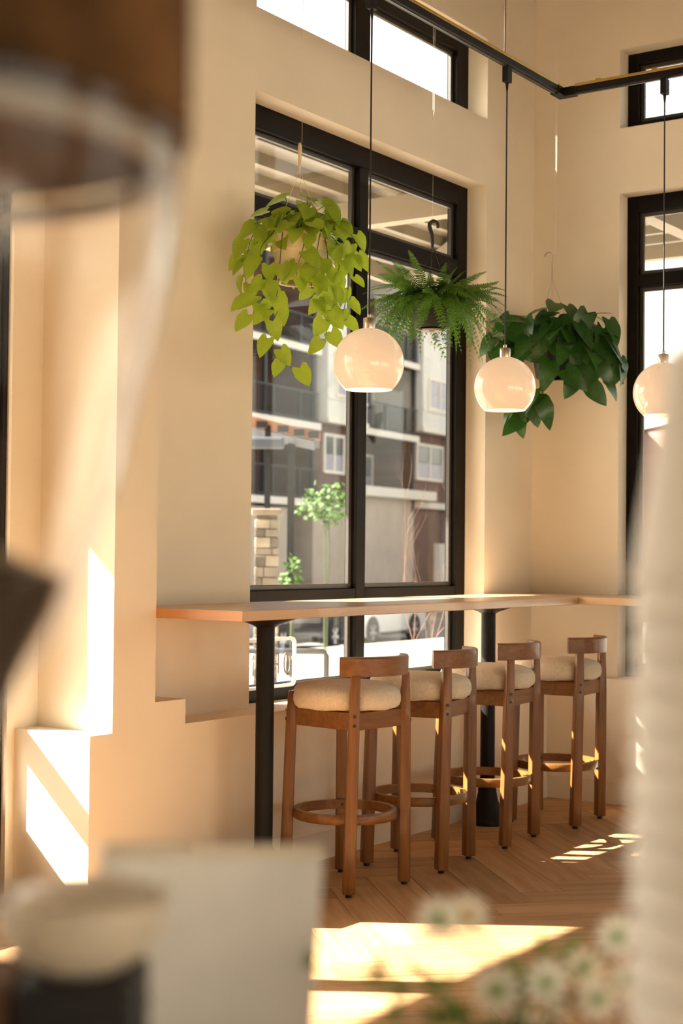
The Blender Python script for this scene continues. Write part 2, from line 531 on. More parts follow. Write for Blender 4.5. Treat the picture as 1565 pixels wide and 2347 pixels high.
# floor: slab, herringbone planks
fl = struct('floor', bx((XW - 0.3, YF - 0.3, -0.2), (TH, 0.52, -0.008)), M_SUBFL, 'oak plank floor laid in a herringbone')
PW, PLN = 0.173, 0.865
def plank_mesh():
    q = bx((-PLN / 2 + 0.0008, -PW / 2 + 0.0008, -0.008), (PLN / 2 - 0.0008, PW / 2 - 0.0008, 0.0))
    me = q.mesh('plank', 0.0014, 1)
    me.materials.append(M_FLOOR)
    return me
pm = plank_mesh()
cen = []
nmax = 8
# herringbone in a frame turned 45 degrees: step (w, w) within a zig-zag, zig-zags L apart
for i in range(-60, 61):
    for j in range(-14, 15):
        # horizontal plank
        x = i * PW + j * PLN
        y = i * PW - j * PLN
        cen.append((x + PLN / 2, y + PW / 2, 0.0))
        cen.append((x + PLN + PW / 2 - 0.0, y + PW - PLN / 2 + 0.0, 90.0))
seen = set()
np_ = 0
ca, sa = math.cos(R(-45)), math.sin(R(-45))
OX, OY = -2.35, -1.24
keep = []
for (x, y, a) in cen:
    X = OX + x * ca - y * sa
    Y = OY + x * sa + y * ca
    if not (-5.1 < X < 0.1 and -3.2 < Y < 0.1):
        continue
    key = (round(X, 3), round(Y, 3))
    if key in seen:
        continue
    seen.add(key)
    keep.append((X, Y, a))
for X, Y, a in keep:
    o = link('plank', pm, None, fl, (X, Y, 0), (0, 0, R(-45 + a)))
# further boards beyond the stools' corner of the room
b = MB()
b.box((XW, YF, -0.009), (-5.45, 0.0, -0.003))
b.box((-5.45, YF, -0.009), (0, -3.55, -0.003))
b.box((-5.45, -3.55, -0.0095), (0, 0.0, -0.0078))
o = part('floorboards', b, M_FLOORB, fl); o['kind'] = 'stuff'

# ------------------------------------------------------------------ windows
def window(name, label, axis, plane, depth, a0, a1, z0, z1, side=0.1, head=0.1, foot=0.045, mulls=(), rails=(), mw=0.077):
    """axis 'x': window in the y=plane wall, spanning x a0..a1; axis 'y': in the x=plane wall."""
    t = thing(name, label, None, kind='structure')
    def bb(lo, hi, d0, d1):
        if axis == 'x':
            return bx((lo[0], plane + d0, lo[1]), (hi[0], plane + d1, hi[1]))
        return bx((plane + d0, lo[0], lo[1]), (plane + d1, hi[0], hi[1]))
    def bar(nm, lo, hi):
        p = part(nm, bb(lo, hi, 0, depth), M_BLACK, t, 0.003, 1)
        return p
    bar('jamb_frame', (a0, z0), (a0 + side, z1))
    bar('jamb_frame', (a1 - side, z0), (a1, z1))
    bar('head_frame', (a0 + side, z1 - head), (a1 - side, z1))
    bar('foot_frame', (a0 + side, z0), (a1 - side, z0 + foot))
    xs = [a0 + side] + [q for mcen in mulls for q in (mcen - mw / 2, mcen + mw / 2)] + [a1 - side]
    for mcen in mulls:
        bar('mullion', (mcen - mw / 2, z0 + foot), (mcen + mw / 2, z1 - head))
    zs = [z0 + foot] + [q for (ra, rb) in rails for q in (ra, rb)] + [z1 - head]
    for i in range(0, len(xs), 2):
        for (ra, rb) in rails:
            bar('rail', (xs[i], ra), (xs[i + 1], rb))
        for j in range(0, len(zs), 2):
            c0, c1, e0, e1 = xs[i], xs[i + 1], zs[j], zs[j + 1]
            g = part('pane', bb((c0, e0), (c1, e1), depth * 0.72, depth * 0.72 + 0.006), M_GLASS, t)
            s = 0.022
            q = MB()
            for (l, h) in (((c0, e0), (c0 + s, e1)), ((c1 - s, e0), (c1, e1)), ((c0 + s, e0), (c1 - s, e0 + s)), ((c0 + s, e1 - s), (c1 - s, e1))):
                k = bb(l, h, depth * 0.42, depth * 0.7)
                q.add(k.v, k.f)
            part('glazing_bead', q, M_BEAD, g, 0.002, 1)
    return t
Y0 = 0.113
window('window_1', 'tall dark-framed window behind the counter and stools', 'x', Y0, 0.066, XL, XR, ZL, ZT, 0.095, 0.10, 0.05, (-1.482,), ((1.052, 1.10), (2.685, 2.765)))
window('window_2', 'dark-framed clerestory window above the tall window', 'x', Y0, 0.066, XL, XR, ZB, ZU, 0.11, 0.07, 0.06, (-1.50,), (), 0.12)
window('window_3', 'dark-framed tall window in the right wall', 'y', 0.1, 0.07, -2.7, YW, ZL, ZT, 0.06, 0.085, 0.05, (-1.6,), ((1.055, 1.085), (2.67, 2.737)))
window('window_4', 'dark-framed clerestory window in the right wall', 'y', 0.1, 0.07, -2.7, YW, ZB, ZU, 0.06, 0.06, 0.05, (-1.6,))
window('window_5', 'full-height glazing left of the pier', 'x', 0.22, 0.06, -6.3, -3.577, 0.0, ZT, 0.012, 0.08, 0.355, (-4.60,), ((0.64, 0.70), (2.69, 2.765)), 0.09)
window('window_6', 'clerestory glazing left of the pier', 'x', 0.22, 0.06, -6.3, -3.577, ZB, ZU, 0.05, 0.06, 0.05, (-4.60,))
window('fill_window_7', 'added full-height glazing nearest the camera, out of view, for sun bounce', 'x', 0.40, 0.1, -9.2, -6.75, 0.1, ZT, 0.06, 0.08, 0.06, (-7.98,), ((1.95, 2.03),))  # unseen window added so sun reaches the floor and bounces
window('window_8', 'second tall window in the right wall', 'y', 0.1, 0.07, -5.4, -3.1, ZL, ZT, 0.06, 0.085, 0.05, (-4.25,), ((1.055, 1.085), (2.67, 2.737)))
window('window_9', 'second clerestory window in the right wall', 'y', 0.1, 0.07, -5.4, -3.1, ZB, ZU, 0.06, 0.06, 0.05, (-4.25,))

window('fill_window_10', 'added wide window, out of view opposite the counter, for fill daylight', 'x', YF - 0.25, 0.08, -9.2, -5.2, 0.05, 2.3, 0.06, 0.06, 0.06, (-7.2,))  # unseen windows added to brighten the room from the front
window('fill_window_11', 'second added window, out of view opposite the counter, for fill daylight', 'x', YF - 0.25, 0.08, -4.6, -0.7, 0.05, 2.3, 0.06, 0.06, 0.06, (-2.65,))

# ------------------------------------------------------------------ window counter
ZCT = 1.059
TC = 0.036
ct = thing('window_counter', 'long pale wooden bar counter running along the window wall into the corner', 'counter', (-1.9, -0.28, 0))
ct.location = (0, 0, 0)
YC, XC = 0.556, 0.585
cb = part('counter_board', bx((-3.2085, -YC, ZCT - TC), (-XC, -0.001, ZCT)), M_COUNTER, ct, 0.002, 1)
part('end_grain_edge', bx((-3.2095, -YC + 0.001, ZCT - TC + 0.0005), (-3.2086, -0.001, ZCT - 0.0005)), M_ENDG, cb)
part('counter_board', bx((-XC + 0.0008, -3.4, ZCT - TC), (-0.001, -0.001, ZCT)), M_COUNTERY, ct, 0.002, 1)
def post(x, y, rz=0):
    pst = part('post', MB().lathe([(0.034, 0.17), (0.034, ZCT - TC - 0.035)], 28, (x, y, 0)), M_POST, ct, smooth=True)
    part('base_flare', MB().lathe([(0.098, 0.0), (0.10, 0.006), (0.096, 0.02), (0.072, 0.06), (0.052, 0.105), (0.043, 0.15), (0.044, 0.158), (0.036, 0.172)], 32, (x, y, 0)), M_POST, pst, smooth=True, ang=50)
    part('top_flange', MB().lathe([(0.034, ZCT - TC - 0.04), (0.052, ZCT - TC - 0.03), (0.12, ZCT - TC - 0.006), (0.125, ZCT - TC - 0.0005)], 32, (x, y, 0)), M_POST, pst, smooth=True, ang=50)
post(-2.82, -0.36)
post(-1.012, -0.30)
post(-0.36, -2.3)

# ------------------------------------------------------------------ bar stools
def stool_proto():
    t = thing('bar_stool', 'x', 'stool')
    RL = 0.209
    # legs: rear at -135 and -45 deg, front at 45 and 135; splayed towards the floor
    def leg_c(k, z):
        f = z / 0.81
        sx = -1 if k in (0, 3) else 1
        if k < 2:
            return Vector((sx * (0.161 - 0.016 * f), -0.161 - 0.011 * f, z))
        return Vector((sx * (0.161 - 0.020 * f), 0.161 - 0.014 * f, z))
    for k, ang in enumerate((-135, -45, 45, 135)):
        ztop = 0.812 if k < 2 else 0.735
        a = R(ang)
        e = Vector((math.cos(a), math.sin(a), 0))
        tv = Vector((-math.sin(a), math.cos(a), 0))
        rows = []
        for z, wt, wr in ((0.012, 0.023, 0.023), (0.28, 0.022, 0.022), (0.62, 0.0205, 0.0205), (ztop, 0.018, 0.015)):
            c = leg_c(k, z)
            rows.append([c - e * wr - tv * wt, c + e * wr - tv * wt, c + e * wr + tv * wt, c - e * wr + tv * wt])
        q = MB()
        vs = [x for row in rows for x in row]
        fs = [(3, 2, 1, 0), tuple(len(vs) - 4 + i for i in range(4))]
        for i in range(3):
            for j in range(4):
                j2 = (j + 1) % 4
                fs.append((i * 4 + j, i * 4 + j2, i * 4 + 4 + j2, i * 4 + 4 + j))
        q.add(vs, fs)
        lg = part('leg', q, M_STOOL, t, 0.005, 2, True, 50)
        c0 = leg_c(k, 0.0)
        part('foot_glide', MB().lathe([(0.012, 0.0), (0.013, 0.013)], 12, tuple(c0)), M_BOLT, lg)
        # bolts through the outer face, and one through the ring
        for zb in (0.662, 0.628):
            q = MB()
            c = leg_c(k, zb) + e * 0.0200
            q.tube([c, c + e * 0.003], 0.0062, 12)
            part('bolt', q, M_BOLT, lg)
        q = MB()
        ca_ = leg_c(k, 0.273)
        c = Vector((ca_.x, ca_.y, 0)).normalized() * 0.1785 + Vector((0, 0, 0.273))
        q.tube([c, c - e * 0.003], 0.0058, 12)
        part('ring_bolt', q, M_BOLT, lg)
    # apron: four boards between the legs
    for k in range(4):
        p = leg_c(k, 0.0) * 0 + leg_c(k, 0.64) * 0.95
        s = leg_c((k + 1) % 4, 0.64) * 0.95
        p.z = s.z = 0
        d = (s - p).normalized()
        nn = Vector((-d.y, d.x, 0))
        p = p + d * 0.012
        s = s - d * 0.012
        q = MB()
        vs = []
        for pt_ in (p, s):
            for sg in (-1, 1):
                for z in (0.607, 0.672):
                    vs.append(pt_ + nn * sg * 0.011 + Vector((0, 0, z)))
        q.add(vs, [(0, 1, 3, 2), (4, 6, 7, 5), (0, 4, 5, 1), (2, 3, 7, 6), (0, 2, 6, 4), (1, 5, 7, 3)])
        part('apron', q, M_STOOLH, t, 0.002, 1)
    # seat cushion
    prof = [(0.0, 0.674)] + [(0.165, 0.674), (0.192, 0.677), (0.206, 0.688), (0.212, 0.705), (0.2115, 0.727), (0.205, 0.746), (0.188, 0.760), (0.155, 0.769), (0.10, 0.775), (0.05, 0.778), (0.0, 0.779)]
    q = MB()
    n = 48
    rg = random.Random(3)
    wob = [1 + 0.006 * math.sin(5 * 2 * PI * i / n) + 0.003 * math.sin(11 * 2 * PI * i / n + 1) for i in range(n)]
    for (r, z) in prof:
        for i in range(n):
            an = 2 * PI * i / n
            # shallow notch where each leg stands
            dg = math.degrees(an)
            rr = r * wob[i]
            if r > 0.16:
                for g, dp in ((-130.5, 0.015), (-49.5, 0.015), (46, 0.032), (134, 0.032)):
                    nd = abs(((dg - g + 180) % 360) - 180)
                    rr -= dp * math.exp(-(nd / 8.5) ** 4) * min(1, (r - 0.16) / 0.04)
            zz = z + (0.002 * math.sin(9 * an) if z < 0.68 else 0)
            q.v.append((max(rr, 0.0005), 0, zz) if r == 0 else (rr * math.cos(an), rr * math.sin(an), zz))
    for j in range(len(prof) - 1):
        for i in range(n):
            i2 = (i + 1) % n
            q.f.append((j * n + i, j * n + i2, (j + 1) * n + i2, (j + 1) * n + i))
    me = q.mesh('seat_cushion', 0, 0, True, 60)
    bm = bmesh.new(); bm.from_mesh(me)
    bmesh.ops.remove_doubles(bm, verts=bm.verts, dist=0.0006)
    bmesh.ops.recalc_face_normals(bm, faces=bm.faces)
    bm.to_mesh(me); bm.free()
    link('seat_cushion', me, M_CUSH, t)
    # foot ring
    q = MB()
    q.lathe([(0.178, 0.256), (0.1965, 0.256), (0.199, 0.260), (0.199, 0.288), (0.1965, 0.292), (0.178, 0.292)], 56, close=True)
    part('foot_ring', q, M_STOOLH, t, smooth=True)
    # bent back rail: arc behind the rear legs
    q = MB()
    n = 34
    ring = []
    for i in range(n + 1):
        a = R(-90 + (-55 + 110 * i / n))
        ee = (math.cos(a), math.sin(a))
        ri, ro = 0.209, 0.237
        for (r_, z_) in ((ri, 0.810), (ro, 0.806), (ro + 0.001, 0.872), (ro - 0.004, 0.8775), (ri + 0.003, 0.879), (ri, 0.874)):
            q.v.append((ee[0] * r_, ee[1] * r_, z_))
    for i in range(n):
        for k in range(6):
            k2 = (k + 1) % 6
            q.f.append((i * 6 + k, i * 6 + k2, i * 6 + 6 + k2, i * 6 + 6 + k))
    q.f.append((5, 4, 3, 2, 1, 0))
    q.f.append(tuple(n * 6 + k for k in range(6)))
    part('back_rail', q, M_STOOLH, t, 0.0, 1, True, 35)
    return t
st = stool_proto()
spots = [((-2.507, -0.512, 0), -7, 'nearest of the four wooden bar stools, beside the black post at the counter end'),
         ((-1.978, -0.516, 0), 10, 'second wooden bar stool from the left, in front of the window mullion'),
         ((-1.364, -0.490, 0), 5, 'third wooden bar stool from the left, in front of the far black post'),
         ((-0.738, -0.520, 0), 4.5, 'farthest wooden bar stool, in the corner by the right wall')]
for i, (loc, rz, lab) in enumerate(spots):
    o = st if i == 0 else copy_tree(st)
    o.location = loc
    o.rotation_euler = (0, 0, R(rz))
    tag(o, lab, 'stool', 'bar stools along the window counter')

# ------------------------------------------------------------------ track and pendants
ZTR = 3.30
XE = -1.285
tr = thing('lighting_track', 'black and brass hanging light track turning an elbow near the corner', 'light track', (XE, -0.8, ZTR))
tr.location = (0, 0, 0)
def track_run(lo, hi, axis):
    s = 0.018
    if axis == 'x':
        a = bx((lo, -0.8 - s, ZTR - 0.012), (hi, -0.8 + s, ZTR + 0.018))
        c = bx((lo, -0.8 - s * 1.02, ZTR + 0.0182), (hi, -0.8 + s * 1.02, ZTR + 0.030))
        g = bx((lo, -0.8 - 0.006, ZTR - 0.015), (hi, -0.8 + 0.006, ZTR - 0.0121))
    else:
        a = bx((XE - s, lo, ZTR - 0.012), (XE + s, hi, ZTR + 0.018))
        c = bx((XE - s * 1.02, lo, ZTR + 0.0182), (XE + s * 1.02, hi, ZTR + 0.030))
        g = bx((XE - 0.006, lo, ZTR - 0.015), (XE + 0.006, hi, ZTR - 0.0121))
    rr = part('track_rail', a, M_POST, tr, 0.002, 1)
    part('brass_channel', c, M_BRASS, rr, 0.001, 1)
    part('contact_strip', g, M_BEAD, rr)
track_run(-8.6, XE - 0.07, 'x')
track_run(-5.4, -0.8 - 0.07, 'y')
q = MB()
q.box((XE - 0.0698, -0.821, ZTR - 0.018), (XE + 0.021, -0.779, ZTR + 0.021))
q.box((XE - 0.021, -0.8698, ZTR - 0.018), (XE + 0.021, -0.8212, ZTR + 0.021))
el = part('elbow_joint', q, M_POST, tr, 0.002, 1)
part('brass_cover', bx((XE - 0.06, -0.818, ZTR + 0.0212), (XE + 0.018, -0.782, ZTR + 0.031)), M_BRASS, el, 0.001, 1)
for (x, y) in ((-4.3, -0.8), (-1.81, -0.8), (XE, -2.6)):
    q = MB().tube([(x, y, ZTR + 0.03), (x, y, ZC)], 0.004, 10)
    part('suspension_rod', q, M_NICKEL, tr)
for (x, y) in ((-1.55, -0.8), (XE, -0.98), (XE, -1.24)):
    part('clip', bx((x - 0.012, y - 0.012, ZTR + 0.0305), (x + 0.012, y + 0.012, ZTR + 0.037)), M_BRASS, tr)

def pendant_proto():
    t = thing('pendant_lamp', 'x', 'lamp')
    GR, CUT = 0.127, -0.0935
    prof = []
    a0 = math.asin(CUT / GR)
    for i in range(27):
        a = a0 + (R(86) - a0) * i / 26
        prof.append((GR * math.cos(a), GR * math.sin(a)))
    sh = part('glass_shade', MB().lathe(prof, 56, cap=False), M_SHADE, t, smooth=True, ang=80)
    pin = [(r * 0.975, z * 0.975 if z > CUT * 0.98 else CUT) for r, z in prof]
    part('shade_lining', MB().lathe(pin, 48, cap=False), M_SHADEIN, sh, smooth=True, ang=80)
    rim = (GR * math.cos(a0), CUT)
    part('rim', MB().lathe([(rim[0] * 0.974, CUT), (rim[0], CUT), (rim[0] + 0.0006, CUT - 0.001), (rim[0] * 0.985, CUT - 0.002)], 56, close=True), M_SHADE, sh, smooth=True)
    soc = part('socket_cap', MB().lathe([(0.0215, 0.1245), (0.022, 0.127), (0.022, 0.160), (0.0205, 0.1625), (0.0, 0.1625)], 24, cap=False), M_NICKEL, t, smooth=True, ang=40)
    part('cord_grip', MB().lathe([(0.0075, 0.1625), (0.0075, 0.175), (0.004, 0.178)], 16), M_NICKEL, soc, smooth=True)
    part('bulb', MB().lathe([(0.001, -0.03), (0.02, -0.025), (0.03, -0.005), (0.03, 0.012), (0.018, 0.04), (0.013, 0.07), (0.013, 0.12)], 20), M_BULB, t, smooth=True, ang=80)
    return t
pend = pendant_proto()
PD = [((-2.808, -0.8, 1.941), 'opal globe pendant lamp hanging nearest, in front of the window mullion'),
      ((-1.790, -0.8, 1.951), 'opal globe pendant lamp hanging in the middle, beside the deep green plant'),
      ((XE - 0.0, -1.283, 1.951), 'opal globe pendant lamp hanging farthest right, in front of the right window')]
lamps = [pend] + [copy_tree(pend) for _ in PD[1:]]
for o, (loc, lab) in zip(lamps, PD):
    o.location = loc
    tag(o, lab, 'lamp', 'opal globe pendant lamps on the track')
    hgt = ZTR - 0.0156 - loc[2]
    part('cord', MB().tube([(0, 0, 0.176), (0, 0, hgt - 0.05)], 0.0032, 8), M_CORD, o)
    q = MB().lathe([(0.0035, hgt - 0.10), (0.0075, hgt - 0.065)], 12)
    q.box((-0.019, -0.013, hgt - 0.065), (0.019, 0.013, hgt - 0.0005))
    part('track_adapter', q, M_POST, o, 0.001, 1)

# ------------------------------------------------------------------ plants
def leaf_mesh(name, m, L=1.0, W=0.8, lobe=0.22, fold=0.18, droop=0.25, nseg=7):
    """heart-shaped leaf, base at origin, pointing +X, up +Z; length about L"""
    out = []
    for i in range(nseg + 1):
        t = i / nseg
        x = t
        wd = math.sin(PI * min(1, (t ** 0.50))) ** 0.72 if 0 < t < 1 else 0
        if t == 0:
            wd = 0.0
        out.append((x, wd * 0.5 * W))
    vs, fs = [], []
    def pt(x, y):
        z = abs(y) * fold - droop * x * x * 0.6 - 0.12 * (y * y)
        return (x * L, y * L, z * L)
    # back lobes
    lb = [(-lobe * 0.55, 0.16 * W), (-lobe, 0.30 * W), (-lobe * 0.55, 0.45 * W)]
    mid = [pt(x, 0) for x, _ in out]
    n = len(out)
    vs += mid
    half = [pt(x, wd * 0.55) for x, wd in out]
    for sgn in (1, -1):
        b0 = len(vs)
        vs += [pt(x, sgn * wd * 0.5) for x, wd in out[1:-1]]
        b1 = len(vs)
        vs += [pt(x, sgn * wd) for x, wd in out[1:-1]]
        b2 = len(vs)
        vs += [pt(x, sgn * y) for x, y in lb]
        k = n - 2
        fs.append((0, 1, b0))
        for i in range(k - 1):
            fs.append((1 + i, 2 + i, b0 + i + 1, b0 + i))
            fs.append((b0 + i, b0 + i + 1, b1 + i + 1, b1 + i))
        fs.append((k, k + 1, b0 + k - 1))
        fs.append((b0 + k - 1, k + 1, b1 + k - 1))
        fs.append((0, b0, b2))
        fs.append((b0, b2 + 1, b2))
        fs.append((b0, b1, b2 + 2, b2 + 1))
        fs = [f if sgn == 1 or i < 0 else f for i, f in enumerate(fs)]
    me = bpy.data.meshes.new(name)
    me.from_pydata(vs, [], fs)
    bm = bmesh.new(); bm.from_mesh(me)
    bmesh.ops.recalc_face_normals(bm, faces=bm.faces)
    bm.to_mesh(me); bm.free()
    me.polygons.foreach_set('use_smooth', [True] * len(me.polygons))
    me.materials.append(m)
    return me

def leaf_rot(dirv, upv, twist=0.0):
    x = dirv.normalized()
    z = upv - x * upv.dot(x)
    if z.length < 1e-4:
        z = x.orthogonal()
    z.normalize()
    y = z.cross(x)
    M3 = Matrix((x, y, z)).transposed()
    return (M3 @ Matrix.Rotation(twist, 3, 'X')).to_quaternion()

def place_leaf(me, plant, pos, dirv, upv, size, twist=0.0, name='leaf'):
    o = bpy.data.objects.new(name, me)
    COL.objects.link(o)
    o.parent = plant
    o.location = pos
    o.rotation_mode = 'QUATERNION'
    o.rotation_quaternion = leaf_rot(dirv, upv, twist)
    o.scale = (size, size, size)
    return o

RT2 = Vector((rt.x, rt.y, 0)).normalized()     # local axes: sideways, towards the room, up
TOW = Vector((-fw.x, -fw.y, 0)).normalized()
def smooth_path(pts, n=6):
    out = []
    P = [pts[0]] + list(pts) + [pts[-1]]
    for i in range(1, len(P) - 2):
        for k in range(n):
            t = k / n
            a, b_, c, d = P[i - 1], P[i], P[i + 1], P[i + 2]
            out.append(0.5 * ((2 * b_) + (c - a) * t + (2 * a - 5 * b_ + 4 * c - d) * t * t + (3 * b_ - a - 3 * c + d) * t * t * t))
    out.append(P[-2])
    return out

def hanging_line(plant, top_z, base, two_to=None, nm='hanging_thread'):
    """threads from the ceiling to the hook (two strands that join, then one)"""
    q = MB()
    h = ZC - base.z
    if two_to is not None:
        q.tube([(0.012, 0, h), (0.005, 0, two_to)], 0.0006, 5)
        q.tube([(-0.016, 0, h), (-0.005, 0, two_to + 0.01)], 0.0006, 5)
        q.tube([(0, 0, two_to), (0, 0, top_z)], 0.0005, 5)
    else:
        q.tube([(0, 0, h), (0, 0, top_z)], 0.0006, 5)
    part(nm, q, M_THREAD, plant)

def trailing_plant(name, label, base, S, potc, potm, leafms, stemm, vines, dome, leaf_px, hook, seed, wire_mat, soil=True):
    """base: world point of the pot centre; S: metres per photo pixel there; all shapes below in px units about the base"""
    rg = random.Random(seed)
    t = thing(name, label, 'plant', base)
    def loc(dx, dy, dz):           # dx sideways, dy up, dz towards the room (px units)
        return RT2 * (dx * S) + TOW * (dz * S) + Vector((0, 0, dy * S))
    pot = MB().lathe([(r * S, z * S) for r, z in potc], 36, cap=False)
    po = part('pot', pot, potm, t, smooth=True, ang=35)
    if soil:
        rr = max(r for r, z in potc) * 0.9 * S
        zt = max(z for r, z in potc) - 6
        part('soil', MB().lathe([(rr, zt * S - 0.004), (rr * 0.6, zt * S + 0.004), (0.0005, zt * S + 0.008)], 20, cap=False), M_SOIL, po)
    nl = 0
    for (path, spacing, sz, first) in vines:
        pts = smooth_path([loc(*p) for p in path], 6)
        q = MB().tube(pts, [0.0022 - 0.0012 * i / len(pts) for i in range(len(pts))], 5)
        vn = part('vine', q, stemm, t)
        acc = 0.0
        side = rg.choice((-1, 1))
        for i in range(1, len(pts)):
            acc += (pts[i] - pts[i - 1]).length / S
            if acc >= spacing and i >= first:
                acc = rg.uniform(-0.25, 0.15) * spacing
                p = pts[i]
                rad = Vector((p.x, p.y, 0))
                rad = rad.normalized() if rad.length > 1e-4 else TOW
                sd = RT2 * side
                side = -side
                d = (sd * rg.uniform(0.25, 0.9) + rad * rg.uniform(0.0, 0.5) + TOW * rg.uniform(0.0, 0.4) + Vector((0, 0, -rg.uniform(0.5, 1.5)))).normalized()
                start = p + (sd * 0.5 + Vector((0, 0, 0.15)) + rad * 0.3).normalized() * S * rg.uniform(6, 16)
                upv = (TOW * rg.uniform(0.6, 1.2) + rad * 0.5 + Vector((0, 0, 0.5)) + RT2 * rg.uniform(-0.4, 0.4))
                place_leaf(rg.choice(leafms), t, start, d, upv, S * sz * rg.uniform(0.78, 1.12), rg.uniform(-0.35, 0.35))
                pq = MB().tube([p, (p + start) / 2 + Vector((0, 0, 0.004)), start], 0.0011, 4)
                part('petiole', pq, stemm, vn)
                nl += 1
    n, rx, ry, cy, lo = dome
    for i in range(n):
        th = 2 * PI * (i * 0.618034 + rg.uniform(-0.03, 0.03))
        ph = math.asin(rg.uniform(lo, 1.0))
        e = RT2 * (math.cos(th) * math.cos(ph)) + TOW * (math.sin(th) * math.cos(ph)) + Vector((0, 0, math.sin(ph)))
        k = rg.uniform(0.58, 1.10)
        p = loc(math.cos(th) * math.cos(ph) * rx * k, cy + math.sin(ph) * ry * k, math.sin(th) * math.cos(ph) * rx * 0.85 * k)
        hor = Vector((e.x, e.y, 0))
        hor = hor.normalized() if hor.length > 1e-3 else RT2
        d = (hor * 0.8 + Vector((0, 0, rg.uniform(-1.1, 0.15))) + RT2 * rg.uniform(-0.5, 0.5) + TOW * rg.uniform(-0.4, 0.5)).normalized()
        upv = e + Vector((0, 0, 0.5)) + RT2 * rg.uniform(-0.35, 0.35)
        place_leaf(rg.choice(leafms), t, p, d, upv, S * leaf_px * rg.uniform(0.75, 1.15), rg.uniform(-0.4, 0.4))
        root = loc(rg.uniform(-25, 25), cy - 8, rg.uniform(-25, 25))
        if i % 2 == 0:
            pq = MB().tube([root, (root + p) / 2 + Vector((0, 0, 0.025)), p], 0.0013, 4)
            part('stalk', pq, stemm, t)
    hook(t, loc)
    return t

# bright lime plant, front left
S1 = 0.001685
B1 = Vector((-2.610, -0.35, 2.395))       # photo px 690, 593
lm1 = [leaf_mesh('heart_leaf', M_LEAF1, 1.0, 0.88, 0.20, 0.15, d) for d in (0.15, 0.45, 0.8)]
pot1 = [(46, -56), (52, -57), (54, -40), (55.5, -38), (58, -10), (60, -8), (62, 14), (64, 16), (66, 36), (70, 38), (71, 52), (67, 52), (62, 30), (50, -50), (46, -52)]
def px1(l):
    return [(x - 690, 593 - y, z) for x, y, z in l]
V1 = [
    (px1([(640, 540, 30), (610, 520, 35), (582, 545, 30), (568, 590, 20), (572, 620, 15)]), 17, 46, 5),
    (px1([(632, 538, 45), (600, 585, 55), (613, 645, 45), (612, 672, 42), (592, 705, 40), (585, 735, 38)]), 18, 47, 8),
    (px1([(650, 545, 62), (646, 600, 66), (641, 672, 60), (628, 730, 56), (622, 760, 54), (634, 800, 50), (655, 838, 46), (690, 858, 42)]), 25, 44, 8),
    (px1([(702, 540, 64), (697, 580, 70), (686, 620, 68), (682, 655, 66)]), 24, 46, 8),
    (px1([(745, 552, 45), (752, 600, 52), (742, 650, 52), (740, 700, 50), (752, 745, 48), (748, 790, 46)]), 19, 46, 4),
    (px1([(760, 545, 20), (792, 590, 25), (800, 650, 22), (792, 700, 20), (785, 740, 18)]), 18, 44, 4),
    (px1([(720, 530, 30), (775, 515, 35), (806, 545, 30), (812, 590, 25)]), 18, 46, 4),
    (px1([(735, 545, 60), (724, 610, 66), (716, 655, 62), (724, 705, 58)]), 21, 44, 8),
    (px1([(660, 545, -60), (640, 600, -66), (640, 680, -60), (630, 720, -56)]), 26, 42, 8),
    (px1([(730, 545, -60), (760, 600, -66), (770, 660, -60)]), 24, 42, 8),
    (px1([(615, 540, 0), (575, 570, 0), (560, 610, 0), (566, 650, 0), (575, 700, 5)]), 22, 44, 5),
    (px1([(770, 560, 40), (778, 620, 45), (762, 680, 42), (775, 720, 40)]), 22, 43, 5),
]
def hook1(t, loc):
    q = MB()
    top = loc(-5, 205, 0)
    for a in (0.6, 2.7, 4.8):
        rim = RT2 * (64 * S1 * math.cos(a)) + TOW * (64 * S1 * math.sin(a)) + Vector((0, 0, 50 * S1))
        q.tube([rim, top], 0.0009, 5)
    part('hanger_wire', q, M_POT1, t)
    q = MB()
    q.tube([top + Vector((0, 0, -0.004)), top + Vector((0, 0, 0.03)), top + Vector((0.001, 0, 0.09)), top + Vector((0.0, 0, 0.105))], [0.003, 0.006, 0.0085, 0.005], 8)
    part('hanger_hook', q, M_POT1, t)
    hanging_line(t, top.z + 0.105, B1)
trailing_plant('lime_pothos', 'bright lime trailing plant in cream pot hanging left of the nearest pendant', B1, S1, pot1, M_POT1, lm1, M_STEM1, V1, (64, 104, 92, 48, -0.12), 50, hook1, 11, None)

